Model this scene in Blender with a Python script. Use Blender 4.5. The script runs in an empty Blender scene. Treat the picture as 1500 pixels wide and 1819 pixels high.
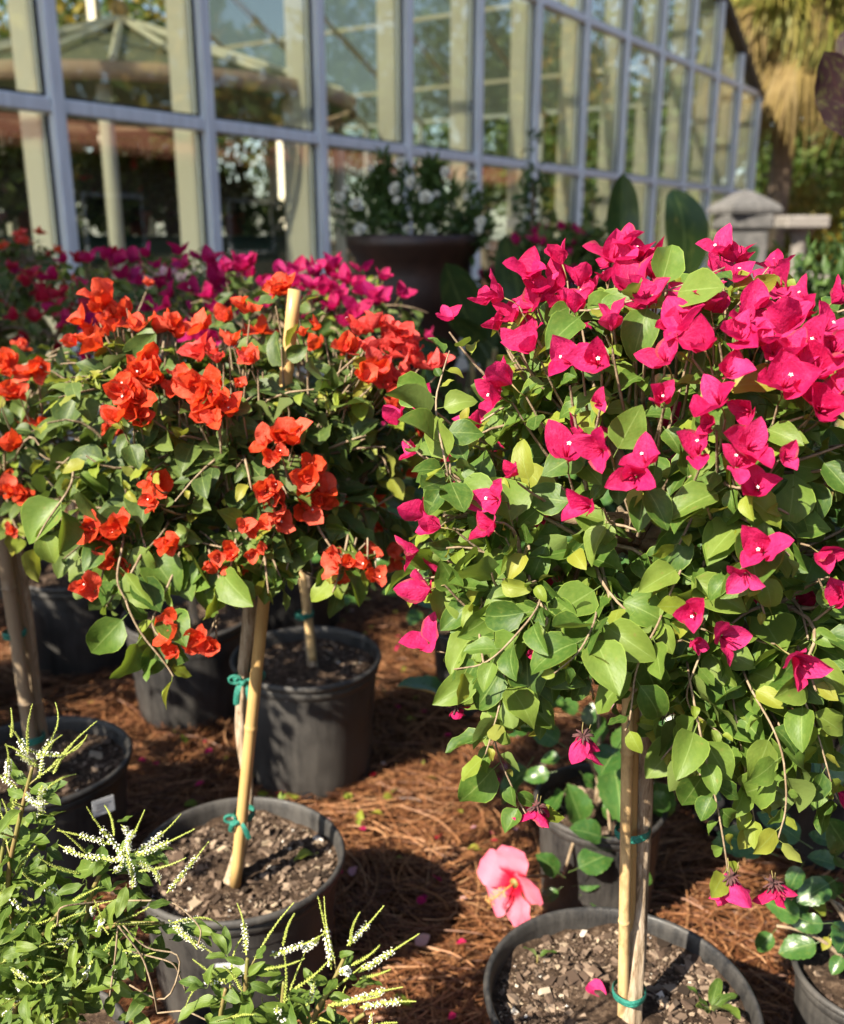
import bpy, math, random
import numpy as np
from mathutils import Vector, Matrix

# ------------------------------------------------------------------ camera, sky, sun, exposure
SC = bpy.context.scene
COL = SC.collection
FPX, IW, IH = 1690.0, 1500.0, 1819.0
PITCH = math.radians(16.2)
CAMP = Vector((0.0, 0.0, 1.33))
cd = bpy.data.cameras.new('camera')
cam = bpy.data.objects.new('camera', cd)
COL.objects.link(cam)
cam.location = CAMP
cam.rotation_euler = (math.pi / 2 - PITCH, 0, 0)
cd.sensor_fit = 'HORIZONTAL'
cd.sensor_width = 36.0
cd.lens = 36.0 * FPX / IW
cd.clip_start = 0.02
cd.clip_end = 800
cd.dof.use_dof = True
cd.dof.focus_distance = 1.02
cd.dof.aperture_fstop = 5.4
SC.camera = cam

SUN_EL = math.radians(41)
SUN_H = Vector((-0.72, -0.69, 0)).normalized()
SUN = Vector((SUN_H.x * math.cos(SUN_EL), SUN_H.y * math.cos(SUN_EL), math.sin(SUN_EL)))
w = bpy.data.worlds.new('World')
SC.world = w
w.use_nodes = True
nt = w.node_tree
bg = nt.nodes['Background']
sky = nt.nodes.new('ShaderNodeTexSky')
sky.sky_type = 'NISHITA'
sky.sun_disc = False
sky.sun_elevation = SUN_EL
sky.sun_rotation = math.atan2(SUN_H.x, SUN_H.y)
sky.air_density = 1.0
sky.dust_density = 1.0
nt.links.new(sky.outputs[0], bg.inputs[0])
bg.inputs[1].default_value = 0.084
sd = bpy.data.lights.new('sun', 'SUN')
sun = bpy.data.objects.new('sun', sd)
COL.objects.link(sun)
sd.energy = 5.0
sd.angle = math.radians(0.53)
sd.color = (1.0, 0.90, 0.74)
sun.rotation_euler = SUN.to_track_quat('Z', 'Y').to_euler()
SC.view_settings.view_transform = 'Standard'
SC.view_settings.look = 'None'
SC.view_settings.exposure = 1.55
SC.view_settings.gamma = 1.0
SC.view_settings.use_curve_mapping = False
SC.render.engine = 'CYCLES'
SC.cycles.use_denoising = True
SC.cycles.max_bounces = 8
SC.cycles.diffuse_bounces = 3
SC.cycles.glossy_bounces = 3
SC.cycles.transmission_bounces = 4
SC.cycles.transparent_max_bounces = 12
SC.cycles.caustics_reflective = False
SC.cycles.caustics_refractive = False
SC.cycles.sample_clamp_indirect = 6.0

# ------------------------------------------------------------------ helpers: geometry
CP, SP = math.cos(PITCH), math.sin(PITCH)
UP = Vector((0, 0, 1))


def ray(px, py):
    u = (px - IW / 2) / FPX
    v = (IH / 2 - py) / FPX
    return Vector((u, CP + SP * v, -SP + CP * v))


def P(px, py, depth):
    return CAMP + ray(px, py) * depth


def PY(px, py, y):
    r = ray(px, py)
    return CAMP + r * (y / r.y)


def PZ(px, py, z):
    r = ray(px, py)
    return CAMP + r * ((z - CAMP.z) / r.z)


def proj(p):
    q = Vector(p) - CAMP
    d = q.y * CP - q.z * SP
    if d < 1e-4:
        return (-9999, -9999, d)
    return (IW / 2 + FPX * q.x / d, IH / 2 - FPX * (q.y * SP + q.z * CP) / d, d)


class Acc:
    """collects vertices, faces, uv, a per-vertex 'var' value and material indices; builds ONE mesh"""

    def __init__(self):
        self.V, self.F, self.U, self.A, self.n = [], [], [], [], 0

    def add(self, V, F, uv=None, var=0.0, mi=0):
        V = np.asarray(V, dtype=np.float32).reshape(-1, 3)
        m = len(V)
        self.V.append(V)
        if not isinstance(F, (list, tuple)) or (len(F) and np.ndim(F[0]) == 1):
            F = [F]
        for f in F:
            f = np.asarray(f, dtype=np.int32)
            if f.size:
                self.F.append((f + self.n, np.broadcast_to(np.asarray(mi, dtype=np.int32), (len(f),))))
        self.U.append(np.zeros((m, 2), np.float32) if uv is None else np.asarray(uv, np.float32))
        self.A.append(np.broadcast_to(np.asarray(var, np.float32), (m,)))
        self.n += m
        return self

    def mesh(self, name, mats, smooth=True):
        me = bpy.data.meshes.new(name)
        V = np.concatenate(self.V)
        me.vertices.add(len(V))
        me.vertices.foreach_set('co', V.ravel())
        idx = np.concatenate([f.ravel() for f, _ in self.F])
        sizes = np.concatenate([np.full(len(f), f.shape[1], np.int32) for f, _ in self.F])
        mi = np.concatenate([m for _, m in self.F])
        me.loops.add(len(idx))
        me.loops.foreach_set('vertex_index', idx)
        me.polygons.add(len(sizes))
        st = np.zeros(len(sizes), np.int32)
        st[1:] = np.cumsum(sizes)[:-1]
        me.polygons.foreach_set('loop_start', st)
        me.polygons.foreach_set('loop_total', sizes)
        me.polygons.foreach_set('material_index', mi.astype(np.int32))
        me.polygons.foreach_set('use_smooth', np.full(len(sizes), smooth, dtype=bool))
        me.update(calc_edges=True)
        U = np.concatenate(self.U)
        uvl = me.uv_layers.new(name='UVMap')
        uvl.data.foreach_set('uv', U[idx].ravel())
        at = me.attributes.new('var', 'FLOAT', 'POINT')
        at.data.foreach_set('value', np.concatenate(self.A).astype(np.float32))
        for m in (mats if isinstance(mats, (list, tuple)) else [mats]):
            me.materials.append(m)
        return me

    def obj(self, name, mats, parent=None, smooth=True):
        return link(name, self.mesh(name, mats, smooth), parent)


def link(name, data, parent=None):
    o = bpy.data.objects.new(name, data)
    COL.objects.link(o)
    if parent is not None:
        o.parent = parent
    return o


def empty(name, loc, label, cat, group=None, rz=0.0):
    o = link(name, None)
    o.empty_display_size = 0.1
    o.location = loc
    o.rotation_euler = (0, 0, rz)
    o['label'] = label
    o['category'] = cat
    if group:
        o['group'] = group
    return o


def tag(o, label=None, cat=None, group=None, kind=None):
    if label: o['label'] = label
    if cat: o['category'] = cat
    if group: o['group'] = group
    if kind: o['kind'] = kind
    return o


def tube(pts, radii, n=6, cap=True):
    P_ = np.array([tuple(p) for p in pts], float)
    k = len(P_)
    R = np.broadcast_to(np.asarray(radii, float), (k,))
    T = np.gradient(P_, axis=0)
    T /= np.linalg.norm(T, axis=1)[:, None] + 1e-12
    ref = np.array([0.0, 0, 1]) if abs(T[0, 2]) < 0.9 else np.array([1.0, 0, 0])
    a = np.cross(T[0], ref); a /= np.linalg.norm(a)
    V = []
    ang = np.linspace(0, 2 * np.pi, n, endpoint=False)
    for i in range(k):
        a = a - T[i] * np.dot(a, T[i])
        a /= np.linalg.norm(a) + 1e-12
        b = np.cross(T[i], a)
        V.append(P_[i] + R[i] * (np.cos(ang)[:, None] * a + np.sin(ang)[:, None] * b))
    V = np.concatenate(V)
    i = np.arange(k - 1)[:, None] * n
    j = np.arange(n)[None]
    j2 = (j + 1) % n
    Q = np.stack([i + j, i + j2, i + n + j2, i + n + j], -1).reshape(-1, 4)
    uv = np.stack([np.tile(np.arange(n) / n, k), np.repeat(np.arange(k) / max(1, k - 1), n)], 1)
    F = [Q]
    if cap:
        F.append(np.arange(n)[None, ::-1])
        F.append((np.arange(n) + (k - 1) * n)[None])
    return V, F, uv


def box(x0, x1, y0, y1, z0, z1):
    V = np.array([(x, y, z) for z in (z0, z1) for y in (y0, y1) for x in (x0, x1)], float)
    F = np.array([(0, 2, 3, 1), (4, 5, 7, 6), (0, 1, 5, 4), (2, 6, 7, 3), (0, 4, 6, 2), (1, 3, 7, 5)])
    return V, [F]


def bbox(x0, x1, y0, y1, z0, z1, b=0.006):
    """box with bevelled edges, as a closed mesh"""
    import bmesh
    bm = bmesh.new()
    V, F = box(x0, x1, y0, y1, z0, z1)
    vs = [bm.verts.new(v) for v in V]
    for f in F[0]:
        bm.faces.new([vs[i] for i in f])
    bmesh.ops.bevel(bm, geom=list(bm.edges), offset=b, segments=1, affect='EDGES')
    bm.verts.index_update()
    V = np.array([v.co[:] for v in bm.verts])
    byn = {}
    for f in bm.faces:
        byn.setdefault(len(f.verts), []).append([v.index for v in f.verts])
    bm.free()
    return V, [np.array(x) for x in byn.values()]


def lathe(prof, n=48, warp=None):
    """prof: list of (r, z); warp(theta, z) multiplies the radius"""
    th = np.linspace(0, 2 * np.pi, n, endpoint=False)
    V = []
    for r, z in prof:
        k = np.ones(n) if warp is None else warp(th, z)
        V.append(np.stack([r * k * np.cos(th), r * k * np.sin(th), np.full(n, z)], 1))
    m = len(prof)
    i = np.arange(m - 1)[:, None] * n
    j = np.arange(n)[None]
    j2 = (j + 1) % n
    Q = np.stack([i + j, i + j2, i + n + j2, i + n + j], -1).reshape(-1, 4)
    uv = np.stack([np.tile(th / 6.2832, m), np.repeat(np.linspace(0, 1, m), n)], 1)
    return np.concatenate(V), [Q], uv


def nrm(v):
    return v / (np.linalg.norm(v, axis=-1, keepdims=True) + 1e-12)


def frames(Y, N):
    """rotation matrices with columns x, y(tip), z(normal)"""
    Y = nrm(np.asarray(Y, float))
    N = np.asarray(N, float)
    Z = nrm(N - (N * Y).sum(-1, keepdims=True) * Y)
    X = np.cross(Y, Z)
    return np.stack([X, Y, Z], -1)


def place(o, loc, R, s=1.0):
    M = Matrix([[R[i][j] * s for j in range(3)] + [float(loc[i])] for i in range(3)] + [[0, 0, 0, 1]])
    o.matrix_basis = M


# ------------------------------------------------------------------ helpers: materials
def new_mat(name):
    m = bpy.data.materials.new(name)
    m.use_nodes = True
    t = m.node_tree
    t.nodes.clear()
    out = t.nodes.new('ShaderNodeOutputMaterial')
    return m, t, out


class G:
    """tiny node-graph helper"""

    def __init__(self, t):
        self.t = t

    def n(self, kind, _in=None, **kw):
        nd = self.t.nodes.new('ShaderNode' + kind)
        for k, v in kw.items():
            setattr(nd, k, v)
        for k, v in (_in or {}).items():
            s = nd.inputs[k]
            if isinstance(v, bpy.types.NodeSocket):
                self.t.links.new(v, s)
            else:
                s.default_value = v
        return nd

    def math(self, op, a, b=0.0, c=None, clamp=False):
        d = {0: a, 1: b}
        if c is not None: d[2] = c
        nd = self.n('Math', d, operation=op)
        nd.use_clamp = clamp
        return nd.outputs[0]

    def mix(self, f, a, b, blend='MIX'):
        nd = self.n('Mix', data_type='RGBA', blend_type=blend)
        for s, v in ((nd.inputs[0], f), (nd.inputs[6], a), (nd.inputs[7], b)):
            if isinstance(v, bpy.types.NodeSocket):
                self.t.links.new(v, s)
            else:
                s.default_value = v if not isinstance(v, tuple) or len(v) == 4 else (*v, 1)
        return nd.outputs[2]

    def ramp(self, f, stops, interp='LINEAR'):
        nd = self.n('ValToRGB', {0: f})
        cr = nd.color_ramp
        cr.interpolation = interp
        while len(cr.elements) < len(stops):
            cr.elements.new(0.5)
        for e, (p, c) in zip(cr.elements, stops):
            e.position = p
            e.color = (*c, 1) if len(c) == 3 else c
        return nd.outputs[0]

    def noise(self, scale, detail=4, rough=0.55, vec=None, dist=0.0):
        d = {'Scale': scale, 'Detail': detail, 'Roughness': rough, 'Distortion': dist}
        if vec is not None: d['Vector'] = vec
        return self.n('TexNoise', d).outputs[0]

    def rnd(self):
        """0..1 value for one object or, in a joined mesh, for one piece"""
        a = self.n('Attribute', attribute_name='var').outputs['Fac']
        o = self.n('ObjectInfo').outputs['Random']
        return self.math('FRACT', self.math('ADD', a, o))


def simple(name, col, rough=0.6, col2=None, scale=20, bump=0.0, bscale=200, metallic=0.0, spec=0.5, coords='Object', stretch=None):
    m, t, out = new_mat(name)
    g = G(t)
    tc = g.n('TexCoord').outputs[coords]
    if stretch:
        tc = g.n('Mapping', {'Vector': tc, 'Scale': stretch}).outputs[0]
    c = (*col, 1)
    if col2 is not None:
        f = g.ramp(g.noise(scale, 5, 0.6, tc), [(0.35, (0, 0, 0)), (0.65, (1, 1, 1))])
        c = g.mix(f, col, col2)
    b = g.n('BsdfPrincipled', {'Base Color': c, 'Roughness': rough, 'Metallic': metallic, 'Specular IOR Level': spec})
    if bump:
        bp = g.n('Bump', {'Strength': bump, 'Distance': 0.004, 'Height': g.noise(bscale, 4, 0.6, tc)})
        t.links.new(bp.outputs[0], b.inputs['Normal'])
    t.links.new(b.outputs[0], out.inputs[0])
    return m


def leaf_mat(name, cols, back, trans, tcol, rough=0.48, vein=(0.26, 0.34, 0.11), veinamt=0.35, side=9.0, spec=0.28, spots=0.25):
    m, t, out = new_mat(name)
    g = G(t)
    r = g.rnd()
    uv = g.n('UVMap').outputs[0]
    sep = g.n('SeparateXYZ', {0: uv})
    u, v = sep.outputs[0], sep.outputs[1]
    au = g.math('ABSOLUTE', g.math('SUBTRACT', u, 0.5))
    n = len(cols)
    base = g.ramp(r, [(i / max(1, n - 1), c) for i, c in enumerate(cols)])
    nz = g.noise(7.0, 4, 0.6, g.n('TexCoord').outputs['UV'])
    base = g.mix(g.math('MULTIPLY', g.math('SUBTRACT', nz, 0.42, clamp=True), 1.6, clamp=True), base,
                 g.mix(spots, base, (*[min(1, x * 2.0) for x in cols[-1]], 1)))
    off = g.n('CombineXYZ', {0: g.math('MULTIPLY', r, 9.0), 1: g.math('MULTIPLY', r, 23.0), 2: 0.0}).outputs[0]
    sp_ = g.noise(6.0, 3, 0.55, g.n('Mapping', {'Vector': uv, 'Location': off}).outputs[0])
    base = g.mix(g.math('MULTIPLY', g.math('GREATER_THAN', sp_, 0.70), 0.55), base, (.17, .12, .04, 1))
    base = g.mix(g.math('MULTIPLY', g.math('SUBTRACT', sp_, 0.5, clamp=True), 1.1, clamp=True), base, (.20, .24, .05, 1))
    mid = g.math('LESS_THAN', au, 0.018)
    sw = g.math('SINE', g.math('MULTIPLY', g.math('SUBTRACT', v, g.math('MULTIPLY', au, 0.9)), 6.2832 * side))
    sv = g.math('GREATER_THAN', sw, 0.975)
    vm = g.math('MULTIPLY', g.math('MAXIMUM', mid, g.math('MULTIPLY', sv, 0.22)), veinamt)
    base = g.mix(vm, base, (*vein, 1))
    base = g.mix(g.math('MULTIPLY', g.math('GREATER_THAN', au, 0.482), 0.55), base, (*[min(1, x * 1.9) for x in cols[-1]], 1))
    bf = g.n('NewGeometry').outputs['Backfacing']
    base = g.mix(g.math('MULTIPLY', bf, 0.75), base, (*back, 1))
    hgt = g.math('ADD', g.math('MULTIPLY', sw, 0.07), g.math('MULTIPLY', nz, 1.4))
    bp = g.n('Bump', {'Strength': 0.22, 'Distance': 0.0015, 'Height': hgt})
    b = g.n('BsdfPrincipled', {'Base Color': base, 'Roughness': g.math('ADD', g.math('MULTIPLY', nz, 0.25), rough - 0.12),
                               'Specular IOR Level': spec, 'Normal': bp.outputs[0]})
    tr = g.n('BsdfTranslucent', {'Color': g.mix(0.5, base, (*tcol, 1))})
    mx = g.n('MixShader', {0: trans, 1: b.outputs[0], 2: tr.outputs[0]})
    t.links.new(mx.outputs[0], out.inputs[0])
    return m


def bract_mat(name, cols, tcol, trans=0.40, vein=(0.3, 0.0, 0.03), rough=0.55):
    m, t, out = new_mat(name)
    g = G(t)
    r = g.rnd()
    uv = g.n('UVMap').outputs[0]
    sep = g.n('SeparateXYZ', {0: uv})
    u, v = sep.outputs[0], sep.outputs[1]
    au = g.math('ABSOLUTE', g.math('SUBTRACT', u, 0.5))
    n = len(cols)
    base = g.ramp(r, [(i / max(1, n - 1), c) for i, c in enumerate(cols)])
    nz = g.noise(9.0, 5, 0.65, uv)
    sw = g.math('SINE', g.math('MULTIPLY', g.math('SUBTRACT', g.math('ADD', v, g.math('MULTIPLY', nz, 0.15)), g.math('MULTIPLY', au, 1.1)), 6.2832 * 6.5))
    vm = g.math('MAXIMUM', g.math('LESS_THAN', au, 0.012), g.math('MULTIPLY', g.math('GREATER_THAN', sw, 0.95), 0.5))
    base = g.mix(g.math('MULTIPLY', vm, 0.5), base, (*vein, 1))
    tone = g.noise(3.5, 4, 0.6, g.n('Mapping', {'Vector': uv, 'Location': g.n('CombineXYZ', {0: r, 1: g.math('MULTIPLY', r, 7.3), 2: 0.0}).outputs[0]}).outputs[0])
    base = g.mix(g.math('MULTIPLY', g.math('SUBTRACT', tone, 0.5, clamp=True), 1.3, clamp=True), base, (*[min(1, c * 1.25 + .05) for c in cols[2]], 1))
    base = g.mix(g.math('MULTIPLY', g.math('SUBTRACT', 0.5, tone, clamp=True), 1.4, clamp=True), base, (*[c * .55 for c in cols[0]], 1))
    old = g.math('MULTIPLY', g.math('GREATER_THAN', r, 0.86), g.math('GREATER_THAN', g.math('ADD', au, g.math('MULTIPLY', tone, 0.3)), 0.56))
    base = g.mix(g.math('MULTIPLY', old, 0.6), base, (.20, .09, .05, 1))
    hgt = g.math('ADD', g.math('MULTIPLY', sw, 0.06), g.math('MULTIPLY', nz, 2.2))
    bp = g.n('Bump', {'Strength': 0.5, 'Distance': 0.002, 'Height': hgt})
    b = g.n('BsdfPrincipled', {'Base Color': base, 'Roughness': rough, 'Specular IOR Level': 0.25, 'Normal': bp.outputs[0]})
    tr = g.n('BsdfTranslucent', {'Color': g.mix(0.5, base, (*tcol, 1)), 'Normal': bp.outputs[0]})
    mx = g.n('MixShader', {0: trans, 1: b.outputs[0], 2: tr.outputs[0]})
    t.links.new(mx.outputs[0], out.inputs[0])
    return m


def var_mat(name, stops, rough=0.8, spec=0.3, noise=0.0, nscale=60, trans=0.0):
    m, t, out = new_mat(name)
    g = G(t)
    c = g.ramp(g.rnd(), stops)
    if noise:
        c = g.mix(g.math('MULTIPLY', g.noise(nscale, 4, 0.6, g.n('TexCoord').outputs['Object']), noise), c, (0.0, 0.0, 0.0, 1))
    b = g.n('BsdfPrincipled', {'Base Color': c, 'Roughness': rough, 'Specular IOR Level': spec})
    s = b.outputs[0]
    if trans:
        tr = g.n('BsdfTranslucent', {'Color': c})
        s = g.n('MixShader', {0: trans, 1: s, 2: tr.outputs[0]}).outputs[0]
    t.links.new(s, out.inputs[0])
    return m


M = {}
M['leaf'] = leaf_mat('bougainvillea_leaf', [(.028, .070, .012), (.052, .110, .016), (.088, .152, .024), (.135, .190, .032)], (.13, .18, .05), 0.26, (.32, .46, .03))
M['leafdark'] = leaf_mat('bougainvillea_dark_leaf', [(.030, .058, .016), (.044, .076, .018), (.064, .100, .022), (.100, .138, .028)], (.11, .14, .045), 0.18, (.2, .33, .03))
M['young'] = leaf_mat('young_leaf', [(.14, .20, .022), (.20, .24, .028), (.24, .22, .03), (.16, .22, .03)], (.2, .22, .05), 0.30, (.42, .48, .03))
M['hib'] = leaf_mat('hibiscus_leaf', [(.022, .065, .014), (.032, .088, .016), (.046, .110, .020)], (.07, .13, .03), 0.16, (.16, .32, .02), rough=0.3, spec=0.55, side=7)
M['verb'] = leaf_mat('verbena_leaf', [(.040, .080, .013), (.072, .120, .018), (.12, .17, .025)], (.15, .18, .07), 0.2, (.22, .38, .03), rough=0.5, side=11)
M['canna'] = leaf_mat('canna_leaf', [(.014, .030, .012), (.025, .050, .016), (.03, .06, .016)], (.05, .07, .025), 0.12, (.1, .16, .03), rough=0.35, side=22, veinamt=0.25)
M['darkred'] = leaf_mat('dark_red_leaf', [(.022, .012, .014), (.03, .014, .016)], (.045, .016, .018), 0.1, (.12, .02, .02), rough=0.65, spec=.15, vein=(.05, .02, .02))
M['shrub'] = leaf_mat('shrub_leaf', [(.02, .05, .012), (.035, .075, .016), (.055, .10, .02)], (.06, .10, .03), 0.2, (.15, .25, .03))
M['gold'] = leaf_mat('golden_leaf', [(.30, .17, .03), (.36, .24, .035), (.22, .20, .03), (.16, .18, .03)], (.3, .22, .06), 0.3, (.5, .35, .03))
M['tree'] = leaf_mat('tree_leaf', [(.025, .055, .014), (.045, .085, .018), (.085, .115, .025)], (.07, .1, .03), 0.25, (.2, .3, .03))
M['pink'] = bract_mat('hot_pink_bract', [(.46, .008, .085), (.60, .014, .13), (.72, .040, .20), (.54, .010, .095), (.68, .024, .15)], (.95, .025, .2))
M['orange'] = bract_mat('orange_bract', [(.64, .052, .014), (.72, .078, .024), (.76, .135, .08), (.68, .056, .024)], (.98, .12, .02), vein=(.4, .02, .0))
M['coral'] = bract_mat('coral_bract', [(.60, .040, .045), (.70, .075, .060), (.74, .12, .11), (.66, .055, .04)], (.95, .09, .05), vein=(.4, .02, .02))
M['magenta'] = bract_mat('dark_magenta_bract', [(.36, .005, .075), (.46, .008, .10), (.34, .005, .12), (.52, .015, .11)], (.7, .012, .14))
M['crimson'] = bract_mat('crimson_bract', [(.30, .006, .022), (.38, .010, .035), (.42, .012, .06)], (.6, .015, .05))
M['pale'] = bract_mat('pale_pink_bract', [(.66, .55, .42), (.62, .30, .38), (.70, .40, .48)], (.9, .6, .6), vein=(.4, .2, .2))
M['stem'] = simple('green_stem', (.16, .17, .04), 0.6, (.20, .13, .05), 30)
M['twig'] = simple('brown_twig', (.17, .115, .065), 0.85, (.30, .23, .15), 60, bump=0.5)
M['star'] = simple('white_floret', (.8, .78, .7), 0.6)
M['tie'] = simple('green_tie_tape', (.006, .12, .085), 0.5, (.02, .20, .15), 60, bump=0.8, bscale=350)
M['white_metal'] = simple('white_painted_aluminium', (.86, .91, .94), 0.4, (.66, .70, .72), 16, stretch=(1, 1, .12))
M['gasket'] = simple('black_gasket', (.015, .015, .017), 0.6)
M['cream'] = simple('cream_painted_steel', (.82, .77, .64), 0.55, (.76, .71, .58), 2)
M['darktrim'] = simple('dark_trim', (.06, .045, .035), 0.6, (.10, .075, .05), 4)
M['concrete'] = simple('concrete', (.34, .32, .28), 0.9, (.26, .25, .22), 5, bump=0.4, bscale=40)
M['tile'] = simple('terracotta_roof', (.33, .10, .06), 0.8, (.42, .16, .10), 6, bump=0.5, bscale=30)
M['stucco'] = simple('tan_stucco', (.22, .19, .13), 0.9, (.18, .15, .10), 3, bump=0.3)
M['greencloth'] = simple('dark_green_cloth', (.006, .045, .032), 0.8, (.008, .055, .04), 8, bump=0.3)
M['gazebo'] = simple('gazebo_slats', (.84, .80, .66), 0.7, (.76, .72, .58), 10)
M['gazebo_roof'] = simple('gazebo_canvas', (.22, .23, .16), 0.9, (.26, .27, .19), 6)
M['urn'] = simple('brown_glazed_urn', (.013, .006, .004), 0.5, (.038, .016, .010), 6, bump=0.5, bscale=40)
M['stone'] = simple('grey_stone', (.13, .125, .12), 0.9, (.07, .068, .066), 14, bump=0.8, bscale=60)
M['whitestone'] = simple('pale_stone', (.24, .22, .20), 0.85, (.17, .155, .14), 8, bump=0.5, bscale=50)
M['tag'] = simple('white_plant_tag', (.46, .47, .49), 0.35)
M['ink'] = simple('tag_print', (.16, .15, .15), 0.6)
M['blackpot'] = simple('small_black_pot', (.02, .02, .021), 0.5, (.05, .05, .05), 20)
M['terracotta'] = simple('terracotta_pot', (.38, .13, .06), 0.8, (.3, .10, .05), 12)
M['palmtrunk'] = simple('palm_trunk', (.16, .115, .08), 0.95, (.26, .19, .13), 9, bump=1.0, bscale=25)
M['frond'] = var_mat('palm_frond', [(0, (.14, .17, .03)), (.5, (.22, .22, .04)), (1, (.32, .27, .06))], 0.5, trans=0.3)
M['deadfrond'] = var_mat('dry_palm_frond', [(0, (.19, .13, .05)), (.5, (.26, .19, .055)), (1, (.22, .16, .07))], 0.7, trans=0.3)
M['needle'] = var_mat('pine_needle', [(0, (.045, .015, .006)), (.3, (.12, .042, .015)), (.65, (.21, .085, .032)), (.9, (.30, .14, .058)), (1, (.40, .22, .11))], 0.55, 0.4)
M['chips'] = var_mat('bark_chips', [(0, (.025, .017, .012)), (.3, (.08, .053, .038)), (.6, (.15, .105, .075)), (.9, (.25, .185, .135)), (.975, (.33, .26, .18)), (.993, (.6, .56, .5)), (1, (.65, .6, .55))], 0.9, 0.2)
M['trunkbark'] = simple('tree_bark', (.10, .08, .06), 0.95, (.18, .15, .11), 12, bump=1.0, bscale=30)


def mat_bark():
    m, t, out = new_mat('pale_fissured_bark')
    g = G(t)
    tc = g.n('TexCoord').outputs['Object']
    st = g.n('Mapping', {'Vector': tc, 'Scale': (1.0, 1.0, 0.13)}).outputs[0]
    a = g.noise(150, 6, 0.7, st, 0.8)
    b_ = g.noise(14, 3, 0.5, tc)
    c = g.ramp(a, [(.36, (.10, .066, .042)), (.45, (.30, .225, .155)), (.58, (.50, .41, .31)), (.75, (.60, .52, .42))])
    c = g.mix(g.math('MULTIPLY', b_, 0.55), c, (.36, .25, .14, 1))
    bp = g.n('Bump', {'Strength': 1.0, 'Distance': 0.004, 'Height': a})
    b = g.n('BsdfPrincipled', {'Base Color': c, 'Roughness': 0.9, 'Normal': bp.outputs[0], 'Specular IOR Level': 0.2})
    t.links.new(b.outputs[0], out.inputs[0])
    return m


def mat_bamboo(name, c1, c2, spotamt):
    m, t, out = new_mat(name)
    g = G(t)
    tc = g.n('TexCoord').outputs['Object']
    st = g.n('Mapping', {'Vector': tc, 'Scale': (1.0, 1.0, 0.06)}).outputs[0]
    a = g.noise(300, 3, 0.5, st)
    c = g.mix(a, (*c1, 1), (*c2, 1))
    s = g.ramp(g.noise(28, 5, 0.7, g.n('Mapping', {'Vector': tc, 'Scale': (1, 1, 0.4)}).outputs[0]), [(.50, (0, 0, 0)), (.66, (1, 1, 1))])
    c = g.mix(g.math('MULTIPLY', s, spotamt), c, (.13, .065, .025, 1))
    b = g.n('BsdfPrincipled', {'Base Color': c, 'Roughness': 0.38, 'Specular IOR Level': 0.4})
    t.links.new(b.outputs[0], out.inputs[0])
    return m


def mat_plastic():
    m, t, out = new_mat('black_nursery_plastic')
    g = G(t)
    tc = g.n('TexCoord').outputs['Object']
    oi = g.n('ObjectInfo').outputs['Random']
    big = g.noise(7, 5, 0.6, tc)
    st = g.n('Mapping', {'Vector': tc, 'Scale': (1, 1, 0.10)}).outputs[0]
    streak = g.noise(60, 4, 0.65, st)
    fine = g.noise(180, 5, 0.7, tc)
    d = g.math('ADD', g.math('MULTIPLY', big, 0.7), g.math('MULTIPLY', streak, 0.5))
    d = g.math('ADD', d, g.math('MULTIPLY', fine, 0.25))
    d = g.math('ADD', d, g.math('MULTIPLY', oi, 0.12))
    f = g.ramp(d, [(.64, (0, 0, 0)), (.98, (1, 1, 1))])
    c = g.mix(g.math('MULTIPLY', f, 0.5), (.012, .0125, .014, 1), (.11, .10, .088, 1))
    bp = g.n('Bump', {'Strength': 0.25, 'Distance': 0.002, 'Height': g.math('ADD', streak, fine)})
    b = g.n('BsdfPrincipled', {'Base Color': c, 'Roughness': g.math('ADD', 0.34, g.math('MULTIPLY', f, 0.4)), 'Normal': bp.outputs[0], 'Specular IOR Level': 0.45})
    t.links.new(b.outputs[0], out.inputs[0])
    return m


def mat_soil():
    m, t, out = new_mat('potting_soil')
    g = G(t)
    tc = g.n('TexCoord').outputs['Object']
    a = g.noise(85, 8, 0.75, tc)
    b_ = g.noise(9, 3, 0.5, tc)
    c = g.ramp(a, [(.34, (.014, .009, .006)), (.5, (.07, .045, .030)), (.62, (.16, .11, .075)), (.74, (.28, .21, .15))])
    c = g.mix(g.math('MULTIPLY', g.math('SUBTRACT', b_, 0.40, clamp=True), 2.2, clamp=True), c, (.024, .015, .010, 1))
    bp = g.n('Bump', {'Strength': 1.0, 'Distance': 0.008, 'Height': a})
    b = g.n('BsdfPrincipled', {'Base Color': c, 'Roughness': 0.95, 'Normal': bp.outputs[0], 'Specular IOR Level': 0.15})
    t.links.new(b.outputs[0], out.inputs[0])
    return m


def mat_ground():
    m, t, out = new_mat('pine_straw_ground')
    g = G(t)
    tc = g.n('TexCoord').outputs['Object']
    wv = g.n('Mapping', {'Vector': tc, 'Scale': (1, .22, 1), 'Rotation': (0, 0, .6)}).outputs[0]
    wv2 = g.n('Mapping', {'Vector': tc, 'Scale': (.22, 1, 1), 'Rotation': (0, 0, .3)}).outputs[0]
    a = g.math('MAXIMUM', g.noise(150, 6, 0.7, wv, 1.0), g.noise(140, 6, 0.7, wv2, 1.0))
    c = g.ramp(a, [(.44, (.015, .006, .003)), (.56, (.065, .024, .009)), (.68, (.15, .062, .025)), (.8, (.25, .125, .06))])
    far = g.noise(0.35, 4, 0.6, tc)
    c = g.mix(g.math('MULTIPLY', g.math('SUBTRACT', far, 0.5, clamp=True), 1.5, clamp=True), c, (.22, .17, .09, 1))
    bp = g.n('Bump', {'Strength': 1.0, 'Distance': 0.012, 'Height': a})
    b = g.n('BsdfPrincipled', {'Base Color': c, 'Roughness': 0.85, 'Normal': bp.outputs[0], 'Specular IOR Level': 0.2})
    t.links.new(b.outputs[0], out.inputs[0])
    return m


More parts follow.
